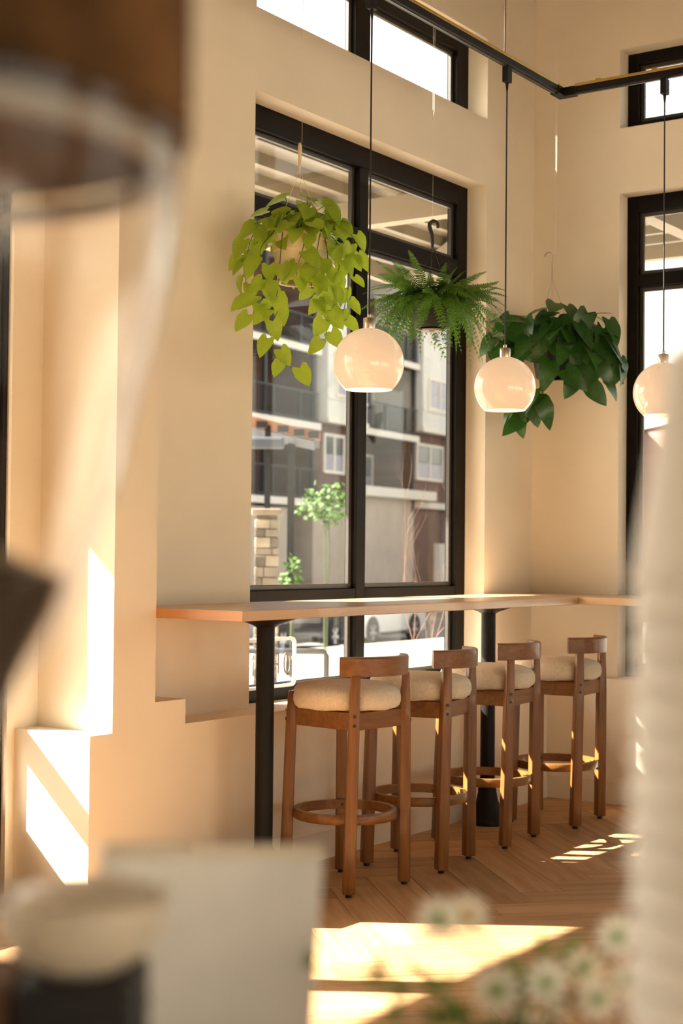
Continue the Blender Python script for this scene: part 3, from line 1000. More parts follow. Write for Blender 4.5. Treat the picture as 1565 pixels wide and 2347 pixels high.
# deep green plant, right, in the corner
S3 = 0.00219
B3 = Vector((-0.455, -0.36, 2.205))       # photo px 1268, 845
lm3 = [leaf_mesh('broad_leaf', M_LEAF3, 1.0, 0.70, 0.15, 0.13, d) for d in (0.2, 0.5, 0.9)]
pot3 = [(34, -26), (42, -27), (44, -24), (52, 34), (55, 35), (55, 42), (50, 42), (38, -20), (34, -22)]
def px3(l):
    return [(x - 1268, 845 - y, z) for x, y, z in l]
V3 = [
    (px3([(1235, 805, 40), (1180, 740, 50), (1150, 760, 45), (1125, 800, 40), (1112, 830, 36)]), 24, 60, 5),
    (px3([(1240, 810, 50), (1228, 860, 62), (1225, 905, 58), (1215, 940, 54), (1195, 965, 50), (1178, 985, 48)]), 27, 58, 12),
    (px3([(1250, 805, 30), (1235, 900, 50), (1240, 925, 46)]), 20, 50, 8),
    (px3([(1245, 815, 45), (1232, 870, 58), (1222, 920, 52), (1200, 935, 50), (1172, 950, 48), (1168, 975, 46)]), 20, 56, 14),
    (px3([(1290, 805, 40), (1330, 740, 46), (1370, 745, 42), (1382, 790, 38)]), 23, 62, 3),
    (px3([(1300, 810, 40), (1350, 800, 50), (1395, 820, 46), (1415, 850, 42)]), 22, 60, 3),
    (px3([(1300, 815, 50), (1340, 830, 58), (1360, 860, 54), (1372, 890, 50)]), 22, 60, 3),
    (px3([(1280, 815, 55), (1300, 850, 66), (1318, 880, 62), (1336, 910, 58)]), 24, 60, 6),
    (px3([(1260, 815, 55), (1262, 850, 68), (1275, 875, 62)]), 22, 64, 5),
    (px3([(1240, 805, 45), (1200, 800, 56), (1170, 830, 50), (1140, 860, 44)]), 24, 60, 4),
    (px3([(1260, 800, -40), (1210, 760, -50), (1180, 800, -45)]), 24, 60, 4),
    (px3([(1290, 800, -40), (1340, 770, -50), (1380, 810, -45), (1390, 850, -40)]), 24, 60, 4),
]
def hook3(t, loc):
    q = MB()
    top = loc(-8, 205, 0)
    for a in (0.5, 2.6, 4.7):
        rim = RT2 * (52 * S3 * math.cos(a)) + TOW * (52 * S3 * math.sin(a)) + Vector((0, 0, 38 * S3))
        q.tube([rim, top], 0.0010, 5)
    part('hanger_wire', q, M_WIRE, t)
    q = MB()
    pts = [top, top + Vector((0, 0, 0.05))]
    c = top + Vector((0, 0, 0.105)) - RT2 * 0.016
    for k in range(10):
        a = R(-30 + 210 * k / 9)
        pts.append(c + RT2 * (0.021 * math.cos(a)) + Vector((0, 0, 0.021 * math.sin(a))))
    q.tube(pts, 0.0030, 6)
    part('hanger_hook', q, M_WIRE, t)
    hanging_line(t, top.z + 0.126, B3, two_to=top.z + 0.126 + 0.40)
trailing_plant('green_philodendron', 'deep green broad-leaved plant in black pot hanging in the corner', B3, S3, pot3, M_POT3, lm3, M_STEM3, V3, (78, 120, 92, 46, -0.25), 66, hook3, 23, None)

# fern, middle
S2 = 0.001914
B2 = Vector((-1.632, -0.35, 2.315))       # photo px 990, 718
fern = thing('boston_fern', 'feathery green fern in a black pot hanging between the lime and deep green plants', 'plant', B2)
po = part('pot', MB().lathe([(30 * S2, -34 * S2), (38 * S2, -35 * S2), (40 * S2, -30 * S2), (47 * S2, 22 * S2), (50 * S2, 24 * S2), (50 * S2, 30 * S2), (45 * S2, 30 * S2), (36 * S2, -28 * S2), (30 * S2, -29 * S2)], 36, cap=False), M_POT3, fern, smooth=True, ang=35)
part('soil', MB().lathe([(44 * S2, 22 * S2), (20 * S2, 26 * S2), (0.0005, 27 * S2)], 20, cap=False), M_SOIL, po)
part('saucer', MB().lathe([(8 * S2, -40 * S2), (24 * S2, -41 * S2), (27 * S2, -38 * S2), (26 * S2, -36.5 * S2), (10 * S2, -37 * S2)], 32, close=True), M_SAUCER, fern, smooth=True)
part('saucer_stem', MB().lathe([(9 * S2, -38 * S2), (9 * S2, -34.5 * S2)], 16), M_POT3, fern)
def frond_mesh(name, droop, rise, n=30, L=1.0):
    q = MB()
    pts = []
    for i in range(n + 1):
        t = i / n
        pts.append(Vector((t * (1 - 0.18 * droop * t), 0, rise * t - (rise * 0.4 + droop) * t ** 2.1)))
    q.tube(pts[::3] + ([pts[-1]] if n % 3 else []), [0.006 * (1 - 0.8 * i / (n // 3)) + 0.001 for i in range(len(pts[::3] + ([pts[-1]] if n % 3 else [])))], 4)
    rg = random.Random(hash(name) % 1000)
    for i in range(2, n + 1):
        t = i / n
        p = pts[i]
        tg = (pts[i] - pts[i - 1]).normalized()
        ln = 0.122 * math.sin(PI * min(1, t * 0.93 + 0.07)) ** 0.55 * (1 - 0.45 * t) * 1.15
        wd = 0.020
        for sg in (1, -1):
            side = Vector((0, sg, 0))
            d = (side + tg * 0.28 + Vector((0, 0, -0.18 + rg.uniform(-0.12, 0.12)))).normalized()
            a = p
            m_ = p + d * ln * 0.5
            e = p + d * ln + tg * 0.012
            q.add([a - tg * wd * 0.55, a + tg * wd * 0.55, m_ + tg * wd * 0.75, e, m_ - tg * wd * 0.55], [(0, 4, 2, 1), (4, 3, 2)])
    me = bpy.data.meshes.new(name)
    me.from_pydata(q.v, [], q.f)
    me.materials.append(M_FERN)
    return me
FM = [frond_mesh('frond_a', 0.35, 0.45), frond_mesh('frond_b', 0.75, 0.6), frond_mesh('frond_c', 0.10, 0.25), frond_mesh('frond_d', 1.35, 0.7)]
rg = random.Random(5)
NF = 176
for i in range(NF):
    th = 2 * PI * (i * 0.618034) + rg.uniform(-0.3, 0.3)
    lay = i / NF
    k = 3 if lay < 0.42 else (1 if lay < 0.62 else (0 if lay < 0.84 else 2))
    size = S2 * {3: rg.uniform(105, 152), 1: rg.uniform(120, 165), 0: rg.uniform(120, 178), 2: rg.uniform(95, 165)}[k]
    el = {3: rg.uniform(-0.15, 0.3), 1: rg.uniform(-0.25, 0.3), 0: rg.uniform(-0.25, 0.35), 2: rg.uniform(-0.05, 0.95)}[k]
    hd = RT2 * math.cos(th) + TOW * math.sin(th)
    base = hd * (S2 * rg.uniform(6, 34)) + Vector((0, 0, S2 * rg.uniform(14, 36)))
    place_leaf(FM[k], fern, base, hd * math.cos(el) + Vector((0, 0, math.sin(el))), Vector((0, 0, 1)) + RT2 * rg.uniform(-0.5, 0.5), size, rg.uniform(-0.7, 0.7), 'frond')
q = MB()
top = Vector((0, 0, 158 * S2))
for a in (0.4, 2.5, 4.6):
    q.tube([RT2 * (46 * S2 * math.cos(a)) + TOW * (46 * S2 * math.sin(a)) + Vector((0, 0, 28 * S2)), top], 0.0014, 6)
part('hanger_cord', q, M_POT3, fern)
q = MB()
pts = [top - Vector((0, 0, 0.012)), top + Vector((0, 0, 0.012)), top + RT2 * -0.003 + Vector((0, 0, 0.045))]
c = top + Vector((0, 0, 0.083)) + RT2 * 0.005
for k in range(11):
    a = R(190 - 215 * k / 10)
    pts.append(c + RT2 * (0.019 * math.cos(a)) + Vector((0, 0, 0.022 * math.sin(a))))
q.tube(pts, [0.006, 0.009, 0.0095] + [0.0095 - 0.0003 * k for k in range(11)], 8)
part('hanger_hook', q, M_POT3, fern, smooth=True, ang=60)
hanging_line(fern, top.z + 0.105, B2, two_to=top.z + 0.105 + 0.48)

# ------------------------------------------------------------------ OPEN sign standing in the window
sg = thing('window_sign', 'white rounded OPEN sign seen from behind, standing in the window corner', 'sign', (-2.165, 0.128, ZL + 0.0505))
SW, SH = 0.40, 0.215
tilt = R(-4)
def rrect(w_, h_, r_, n=6):
    pts = []
    for cx_, cz_, a0 in ((w_ / 2 - r_, h_ - r_, 0), (-w_ / 2 + r_, h_ - r_, 90), (-w_ / 2 + r_, r_, 180), (w_ / 2 - r_, r_, 270)):
        for k in range(n + 1):
            a = R(a0 + 90 * k / n)
            pts.append((cx_ + r_ * math.cos(a), cz_ + r_ * math.sin(a)))
    return pts
out_, in_ = rrect(SW, SH, 0.03), rrect(SW - 0.028, SH - 0.028, 0.018)
q = MB()
n = len(out_)
vs = []
for y in (-0.006, 0.006):
    vs += [(p[0], y, p[1]) for p in out_] + [(p[0], y, p[1] + 0.014) for p in in_]
q.add(vs, [])
for i in range(n):
    j = (i + 1) % n
    q.f += [(i, j, n + j, n + i), (2 * n + i, 3 * n + i, 3 * n + j, 2 * n + j), (i, 2 * n + i, 2 * n + j, j), (n + i, n + j, 3 * n + j, 3 * n + i)]
sf = part('frame', q, M_SIGNW, sg)
q = MB(); q.add([(p[0], 0.0, p[1] + 0.014) for p in in_], [tuple(range(n))])
part('clear_panel', q, M_SIGNP, sg)
def tube_letter(paths):
    q = MB()
    for p in paths:
        q.tube([(x, -0.006, z) for x, z in p], 0.0035, 6)
    return q
LH, LW, LZ = 0.085, 0.045, 0.062
def oval(cx):
    pts = []
    for k in range(25):
        a = 2 * PI * k / 24
        pts.append((cx + LW / 2 * math.copysign(abs(math.cos(a)) ** 0.7, math.cos(a)), LZ + LH / 2 + LH / 2 * math.copysign(abs(math.sin(a)) ** 0.8, math.sin(a))))
    return pts
cO, cP, cE, cN = 0.132, 0.046, -0.042, -0.130     # read from outside: O P E N
h = LW / 2
part('letter_o', tube_letter([oval(cO)]), M_SIGNT, sg)
part('letter_p', tube_letter([[(cP + h, LZ), (cP + h, LZ + LH), (cP - h * 0.4, LZ + LH), (cP - h, LZ + LH * 0.88), (cP - h, LZ + LH * 0.6), (cP - h * 0.4, LZ + LH * 0.48), (cP + h, LZ + LH * 0.48)]]), M_SIGNT, sg)
part('letter_e', tube_letter([[(cE - h, LZ + LH), (cE + h, LZ + LH), (cE + h, LZ), (cE - h, LZ)], [(cE + h, LZ + LH / 2), (cE - h * 0.6, LZ + LH / 2)]]), M_SIGNT, sg)
part('letter_n', tube_letter([[(cN + h, LZ), (cN + h, LZ + LH), (cN - h, LZ), (cN - h, LZ + LH)]]), M_SIGNT, sg)

# ------------------------------------------------------------------ outside: canopy, ground
cp = thing('patio_canopy', 'cream corrugated metal patio canopy seen through the tops of the windows', 'canopy', (0, 0.32, 0))
cp.location = (0, 0, 0)
ZD = 3.29
OUT = 2.2
q = MB()
def deck_run(q, along, lo, hi, d0, d1):
    """corrugated sheet: ribs run along axis; d = distance from the wall"""
    pitch = 0.29
    prof = []
    d = d0
    while d < d1 - 1e-6:
        for o_, z_ in ((0.0, 0.0), (0.045, 0.0), (0.06, 0.06), (0.275, 0.06), (0.2899, 0.0)):
            if d + o_ <= d1:
                prof.append((d + o_, ZD + z_))
        d += pitch
    prof.append((d1, ZD + 0.06))
    up_ = [(a, z + 0.012) for a, z in reversed(prof)]
    ring = prof + up_
    n = len(ring)
    vs = []
    for e, hip in ((lo, False), (hi, True)):
        for a, z in ring:
            x = (a if hip else e)
            vs.append((x, a, z) if along == 'x' else (a, x, z))
    fs = [(i, (i + 1) % n, n + (i + 1) % n, n + i) for i in range(n)]
    fs += [tuple(range(n)), tuple(reversed(range(n, 2 * n)))]
    q.add(vs, fs)
deck_run(q, 'x', -6.6, None, TH + 0.01, OUT)  # left end stops short, out of view, so more sun enters
part('corrugated_deck', q, M_DECKM, cp)
q = MB()
deck_run(q, 'y', -6.5, None, TH + 0.01, OUT)
part('corrugated_deck', q, M_DECKM, cp)
part('edge_beam', bx((-6.6, OUT - 0.02, 3.24), (OUT + 0.06, OUT + 0.06, 3.42)), M_STEELP, cp)
part('edge_beam', bx((OUT - 0.02, -6.5, 3.24), (OUT + 0.06, OUT - 0.021, 3.42)), M_STEELP, cp)
for x in (-6.5, -4.0, -1.95, -0.05):
    part('cross_beam', bx((x - 0.05, TH + 0.02, 3.14), (x + 0.05, OUT - 0.03, 3.288)), M_STEELP, cp)
for y in (-4.4, -2.4, -0.4):
    part('cross_beam', bx((TH + 0.02, y - 0.05, 3.14), (OUT - 0.03, y + 0.05, 3.288)), M_STEELP, cp)
q = MB()
vs = []
for (x, y) in ((TH + 0.25, TH + 0.25), (OUT - 0.05, OUT - 0.05)):
    for s_ in (-1, 1):
        for z in (3.13, 3.287):
            vs.append((x + s_ * 0.035, y - s_ * 0.035, z))
q.add(vs, [(0, 1, 3, 2), (4, 6, 7, 5), (0, 4, 5, 1), (2, 3, 7, 6), (0, 2, 6, 4), (1, 5, 7, 3)])
part('hip_beam', q, M_STEELP, cp)
for (x, y) in ((-6.5, OUT + 0.02), (OUT + 0.02, -6.3)):
    part('canopy_post', bx((x - 0.06, y - 0.06, -0.12), (x + 0.06, y + 0.06, 3.24)), M_STEELP, cp)

def outside(name, mb, m, label):
    return tag(part(name, mb, m, None), label, None, None, 'structure')
outside('patio_ground', bx((-14, 0.53, -0.5), (60, 9.0, -0.12)), M_PATIO, 'pale concrete terrace outside the windows')
outside('patio_ground_side', bx((TH + 0.01, -30, -0.5), (60, 0.529, -0.12)), M_PATIO, 'pale concrete terrace outside the right wall')
outside('rear_bounce_ground', bx((-40, -60, -0.5), (0.32, YF - 0.31, -0.12)), M_REARBOUNCE, 'added pale ground behind the opposite wall, out of view, bouncing light indoors')  # unseen ground added as a reflector for the fill windows
outside('street_ground', bx((-60, 9.01, -1.75), (140, 120, -1.25)), M_ROAD, 'grey asphalt street below the terrace')
outside('sidewalk_ground', bx((-60, 24.6, -1.2499), (140, 33, -1.13)), M_PATIO, 'pale pavement in front of the apartment block')

# ------------------------------------------------------------------ outside: apartment block
BZ = -1.25
bd = thing('apartment_building', 'brown brick apartment block with white bays and balconies across the street', 'building', (37.93, 27.37, BZ), R(7.12))
EAVE = 12.9
def bp(name, lo, hi, m, parent=bd):
    return part(name, bx(lo, hi), m, parent)
def win(u0_, u1_, z0_, z1_, y=0.0, two=False, upper=M_PANE, lower=M_PANEB, parent=bd):
    f = MB()
    t_ = 0.11
    f.box((u0_, y - 0.07, z0_), (u0_ + t_, y - 0.001, z1_)); f.box((u1_ - t_, y - 0.07, z0_), (u1_, y - 0.001, z1_))
    f.box((u0_ + t_, y - 0.07, z0_), (u1_ - t_, y - 0.001, z0_ + t_)); f.box((u0_ + t_, y - 0.07, z1_ - t_), (u1_ - t_, y - 0.001, z1_))
    if two:
        mm = (u0_ + u1_) / 2
        f.box((mm - t_ / 2, y - 0.07, z0_ + t_), (mm + t_ / 2, y - 0.001, z1_ - t_))
    w_ = part('window_frame', f, M_TRIM, parent)
    zm = (z0_ + z1_) / 2
    cols = [(u0_ + t_, u1_ - t_)] if not two else [(u0_ + t_, (u0_ + u1_) / 2 - t_ / 2), ((u0_ + u1_) / 2 + t_ / 2, u1_ - t_)]
    for a, b_ in cols:
        part('pane', bx((a, y - 0.03, zm), (b_, y - 0.002, z1_ - t_)), lower if upper is None else upper, w_)
        part('pane', bx((a, y - 0.035, z0_ + t_), (b_, y - 0.002, zm - 0.03)), lower, w_)
    return w_
def railing(u0_, u1_, z0_, y, hgt=1.05):
    q = MB()
    q.box((u0_, y - 0.03, z0_ + hgt - 0.05), (u1_, y + 0.03, z0_ + hgt))
    q.box((u0_, y - 0.02, z0_ + 0.08), (u1_, y + 0.02, z0_ + 0.12))
    k = int((u1_ - u0_) / 0.13)
    for i in range(k + 1):
        u = u0_ + (u1_ - u0_) * i / k
        tk = 0.035 if i % 14 == 0 else 0.009
        q.box((u - tk, y - tk, z0_), (u + tk, y + tk, z0_ + hgt - 0.05))
    part('balcony_railing', q, M_RAIL, bd)
zA = [4.32, 6.95, 9.55]
# brick body: recesses between the piers
bp('brick_wall', (-14, 1.7, 0), (30, 9, EAVE), M_BRICKA)
bp('brick_pier', (-2.25, 0, 4.3), (1.15, 1.7, 7.05), M_BRICKA)
bp('brick_pier', (6.05, 0, 0), (10.2, 1.7, 7.3), M_BRICKA)
bp('brick_pier', (-14, 0, 0), (-9.2, 1.7, EAVE), M_BRICKA)
bp('brick_pier', (16.2, 0, 0), (30, 1.7, EAVE), M_BRICKA)
bp('white_bay', (-1.9, -0.45, 7.05), (1.15, 1.7, EAVE), M_SIDING)
bp('white_bay', (6.1, -0.45, 7.32), (10.3, 1.7, EAVE), M_SIDING)
for (u0_, u1_, zz) in ((-1.9, 1.15, 7.05), (6.1, 10.3, 7.32)):
    bp('bay_skirt', (u0_ - 0.06, -0.53, zz - 0.02), (u1_ + 0.06, -0.46, zz + 0.16), M_TRIM)
    bp('bay_band', (u0_ - 0.03, -0.50, zz + 0.82), (u1_ + 0.03, -0.451, zz + 0.9), M_TRIM)
bp('brick_pier', (-2.25, 0.0, 7.05), (-1.91, 1.7, EAVE), M_BRICKA)
# balcony slabs and railings
for z in zA:
    sl_ = bp('balcony_slab', (-9.2, -0.35, z - 0.22), (-2.26, 1.7, z - 0.01), M_BRICKA)
    bp('slab_fascia', (-9.2, -0.40, z - 0.24), (-2.26, -0.351, z), M_TRIM, sl_)
    railing(-9.1, -2.3, z, -0.28)
for z in (7.1, 9.95):
    sl_ = bp('balcony_slab', (1.16, -0.3, z - 0.22), (6.04, 1.7, z - 0.01), M_BRICKA)
    bp('slab_fascia', (1.16, -0.35, z - 0.24), (6.04, -0.301, z), M_TRIM, sl_)
    railing(1.3, 6.0, z, -0.24)
for u in (-5.75, -2.42, 5.9):
    bp('balcony_post', (u - 0.07, -0.2, 4.1), (u + 0.07, -0.06, EAVE), M_RAIL)
# windows in the recess, bays and piers
for z in zA[1:] + [4.32]:
    win(-4.9, -3.6, z + 0.5, z + 2.1, 1.69)
    win(-8.6, -6.2, z + 0.05, z + 2.15, 1.69, True, M_PANE, M_PANE)
for z in (7.1, 9.95, 4.4):
    win(2.2, 4.4, z + 0.05, z + 2.1, 1.69, True, M_PANE, M_PANE)
    win(4.9, 5.95, z + 0.3, z + 2.0, 1.69)
win(-1.4, 0.2, 5.3, 6.72, 0.0, True)
win(-1.35, 0.2, 7.98, 9.3, -0.45, True, M_PANEB, M_PANEB)
win(-1.35, 0.2, 10.6, 11.9, -0.45, True, M_PANEB, M_PANEB)
win(6.42, 9.05, 5.42, 6.9, 0.0, True)
win(6.6, 8.75, 8.2, 9.5, -0.45, True, M_PANEB, M_PANEB)
win(6.6, 8.75, 10.9, 12.2, -0.45, True, M_PANEB, M_PANEB)
# ground floor: pale panels stand in for interior reflections on the window glass
bp('reflection_panel', (-9.2, -0.1, 0), (-3.9, 1.7, 4.0), M_REFL_CORNICE)
bp('reflection_gap', (-3.9, 0.9, 0), (-2.25, 1.7, 4.0), M_REFLGAP)  # dark strip painted as the gap between the reflections
bp('reflection_panel', (-2.25, -0.1, 0), (1.15, 1.7, 4.28), M_REFL_CORNICE)
bp('reflection_panel', (1.16, -0.12, 0), (6.04, 1.7, 4.6), M_REFL_CORNICE)
bp('cornice', (1.0, -0.55, 4.6), (7.3, 0.3, 4.95), M_TRIM)
bp('cornice', (6.4, -0.2, 4.3), (9.6, -0.001, 4.55), M_TRIM)
bp('white_column', (8.3, -0.25, 0), (8.9, -0.001, 2.9), M_TRIM)
rf = bp('roof_eave', (-14.6, -1.0, EAVE), (30.6, 9.5, EAVE + 0.3), M_TRIM)
bp('roof_cap', (-14, -0.4, EAVE + 0.3), (30, 9, EAVE + 1.2), M_BRICKA, rf)

# second, lower brick building seen through the right window
sb = thing('shop_building', 'low reddish brick building seen through the right window', 'building', (52.0, 11.6, BZ), R(-40))
def sp(name, lo, hi, m, parent=sb):
    return part(name, bx(lo, hi), m, parent)
sp('brick_wall', (-9, 0, 0), (9, 8, 7.3), M_BRICKB)
sp('parapet', (-9.2, -0.25, 7.3), (9.2, 8.2, 7.75), M_TRIM)
sp('cornice', (-9.1, -0.2, 5.4), (9.1, -0.001, 5.75), M_REFL_CORNICE)
for i in range(5):
    u = -8.0 + i * 3.4
    f = sp('shop_window', (u, -0.08, 0.6), (u + 2.4, -0.002, 2.6), M_TRIM)
    sp('pane', (u + 0.12, -0.1, 0.75), (u + 2.28, -0.081, 2.48), M_PANE, f)
    f = sp('upper_window', (u + 0.4, -0.08, 3.3), (u + 1.9, -0.002, 5.0), M_TRIM)
    sp('pane', (u + 0.52, -0.1, 3.42), (u + 1.78, -0.081, 4.88), M_PANEB, f)
    sp('awning', (u - 0.1, -0.9, 2.62), (u + 2.5, -0.082, 2.72), M_CEDAR)

# neighbouring shelter: sloping cedar rake board with dark purlin ends, on a stone pillar
pg = thing('cedar_shelter', 'cedar roof edge with dark beam ends on a stone pillar, left window pane', 'shelter', (5.46, 5.72, -0.12), R(-54.9))
part('rake_board', MB().prism([(-1.3, 2.86), (0.37, 2.55), (0.37, 2.63), (-1.3, 3.01)], -0.03, 0.03), M_CEDAR, pg)
for (x, z) in ((-0.47, 2.775), (-0.24, 2.70), (-0.02, 2.655), (0.146, 2.62), (0.297, 2.597)):
    part('purlin_end', bx((x - 0.055, -0.16, z - 0.034), (x + 0.055, 1.4, z + 0.034)), M_BOXK, pg)
part('roof_sheet', MB().prism([(-1.3, 2.875), (0.30, 2.545), (0.30, 2.555), (-1.3, 2.885)], 0.031, 1.5), M_GALV, pg)
part('gutter', bx((-1.3, -0.34, 2.44), (0.0, -0.20, 2.56)), M_GALV, pg, 0.03, 2)
part('gutter_strap', bx((-0.5, -0.2, 2.5), (-0.45, -0.031, 2.53)), M_GALV, pg)
pl = part('stone_pillar', bx((-0.285, -0.085, 0), (-0.075, 0.125, 1.76)), M_STONED, pg)
rg = random.Random(31)
z = 0.0
while z < 1.70:
    hh = rg.uniform(0.07, 0.13)
    hh = min(hh, 1.755 - z)
    cut = rg.uniform(-0.24, -0.12)
    for x0_, x1_ in ((-0.30, cut - 0.004), (cut + 0.004, -0.06)):
        o_ = rg.uniform(0.0, 0.012)
        part('stone', bx((x0_ - o_ * 0.3, -0.10 - o_, z + 0.004), (x1_ + o_ * 0.3, 0.14 + o_ * 0.5, z + hh - 0.004)), rg.choice((M_STONE, M_STONEB, M_STONED)), pl, 0.006, 1)
    z += hh
part('pillar_cap', bx((-0.34, -0.14, 1.761), (-0.02, 0.18, 1.83)), M_STONE, pl, 0.01, 1)
part('pillar_post', bx((-0.21, -0.03, 1.831), (-0.15, 0.03, 2.70)), M_BOXK, pl)
part('back_post', bx((0.0, 1.2, 0), (0.08, 1.28, 2.62)), M_BOXK, pg)

# grey tube bike rack on the terrace
bk = thing('bike_rack', 'grey tube bike rack on the sunny terrace outside the window', 'bike rack', (1.62, 2.58, -0.12))
M_RACK = mat('rack_paint', (0.085, 0.085, 0.08), 0.5, var=0.1)
a_, b_ = Vector((-0.32, 0.50, 0)), Vector((0.05, -0.07, 0))
q = MB()
q.tube([a_ + Vector((0, 0, 0)), a_ + Vector((0, 0, 0.64)), a_ + Vector((0.01, -0.015, 0.67)), b_ + Vector((-0.01, 0.015, 0.67)), b_ + Vector((0, 0, 0.64)), b_], 0.022, 10)
part('tube_hoop', q, M_RACK, bk, smooth=True, ang=60)
q = MB()
for p in (a_, b_):
    q.lathe([(0.06, 0), (0.06, 0.012)], 16, tuple(p))
part('foot_plate', q, M_RACK, bk)

# bare sapling by the terrace
sp_ = thing('bare_sapling', 'bare reddish sapling twigs outside the right window pane', 'tree', (2.96, 2.40, -0.12))
rg = random.Random(9)
q = MB()
def branch(p, d, ln, r_, lev):
    pts = [p]
    for i in range(5):
        d = (d + Vector((rg.uniform(-0.12, 0.12), rg.uniform(-0.12, 0.12), rg.uniform(-0.02, 0.10)))).normalized()
        pts.append(pts[-1] + d * ln / 5)
    q.tube(pts, [r_ * (1 - 0.6 * i / 5) for i in range(6)], 5)
    if lev < 3:
        for k in range(3 if lev else 5):
            i = rg.randint(2, 5)
            dd = (d + Vector((rg.uniform(-0.8, 0.8), rg.uniform(-0.8, 0.8), rg.uniform(-0.1, 0.5)))).normalized()
            branch(pts[i], dd, ln * rg.uniform(0.45, 0.65), r_ * 0.45, lev + 1)
branch(Vector((0, 0, 0)), Vector((-0.12, 0.06, 1)), 1.25, 0.0065, 0)
branch(Vector((0.03, 0, 0)), Vector((-0.25, 0.1, 1)), 1.15, 0.0055, 0)
part('twigs', q, M_TWIG, sp_)

def bush(name, label, loc, rx, rz_, n, leaf, seed, trunk=0.0):
    t = thing(name, label, 'shrub', loc)
    rg = random.Random(seed)
    q = MB()
    for i in range(n):
        u, v_ = rg.uniform(0, 2 * PI), rg.uniform(-1, 1)
        rr = rg.uniform(0.35, 1.0) ** 0.5
        s = math.sqrt(1 - v_ * v_)
        lump = 1 + 0.25 * math.sin(3 * u) * s + 0.18 * math.sin(5 * v_ + u)
        p = Vector((math.cos(u) * s * rx * rr * lump, math.sin(u) * s * rx * rr * lump, trunk + rz_ + v_ * rz_ * rr * lump))
        d = Vector((rg.uniform(-1, 1), rg.uniform(-1, 1), rg.uniform(-0.6, 0.8))).normalized()
        e = d.orthogonal().normalized() * leaf * 0.4
        d = d * leaf
        q.add([p, p + d * 0.5 + e, p + d, p + d * 0.5 - e], [(0, 1, 2, 3)])
    f = part('foliage', q, M_BUSH, t)
    f['kind'] = 'stuff'
    s = MB()
    for k in range(4):
        a = k * 1.7
        s.tube([(0.02 * math.cos(a), 0.02 * math.sin(a), 0), (0.1 * rx * math.cos(a), 0.1 * rx * math.sin(a), trunk + rz_ * 0.5), (0.5 * rx * math.cos(a), 0.5 * rx * math.sin(a), trunk + rz_ * 1.2)], [0.008, 0.006, 0.003], 6)
    part('stem', s, M_STEM3, t)
bush('leafy_shrub', 'light green leafy young tree beyond the terrace, left window pane', (9.05, 7.7, -0.12), 0.36, 0.26, 340, 0.09, 3, 1.75)
bush('leafy_shrub', 'small green shrub low behind the terrace, left window pane', (6.2, 6.15, -0.12), 0.13, 0.30, 110, 0.07, 4, 0.75)

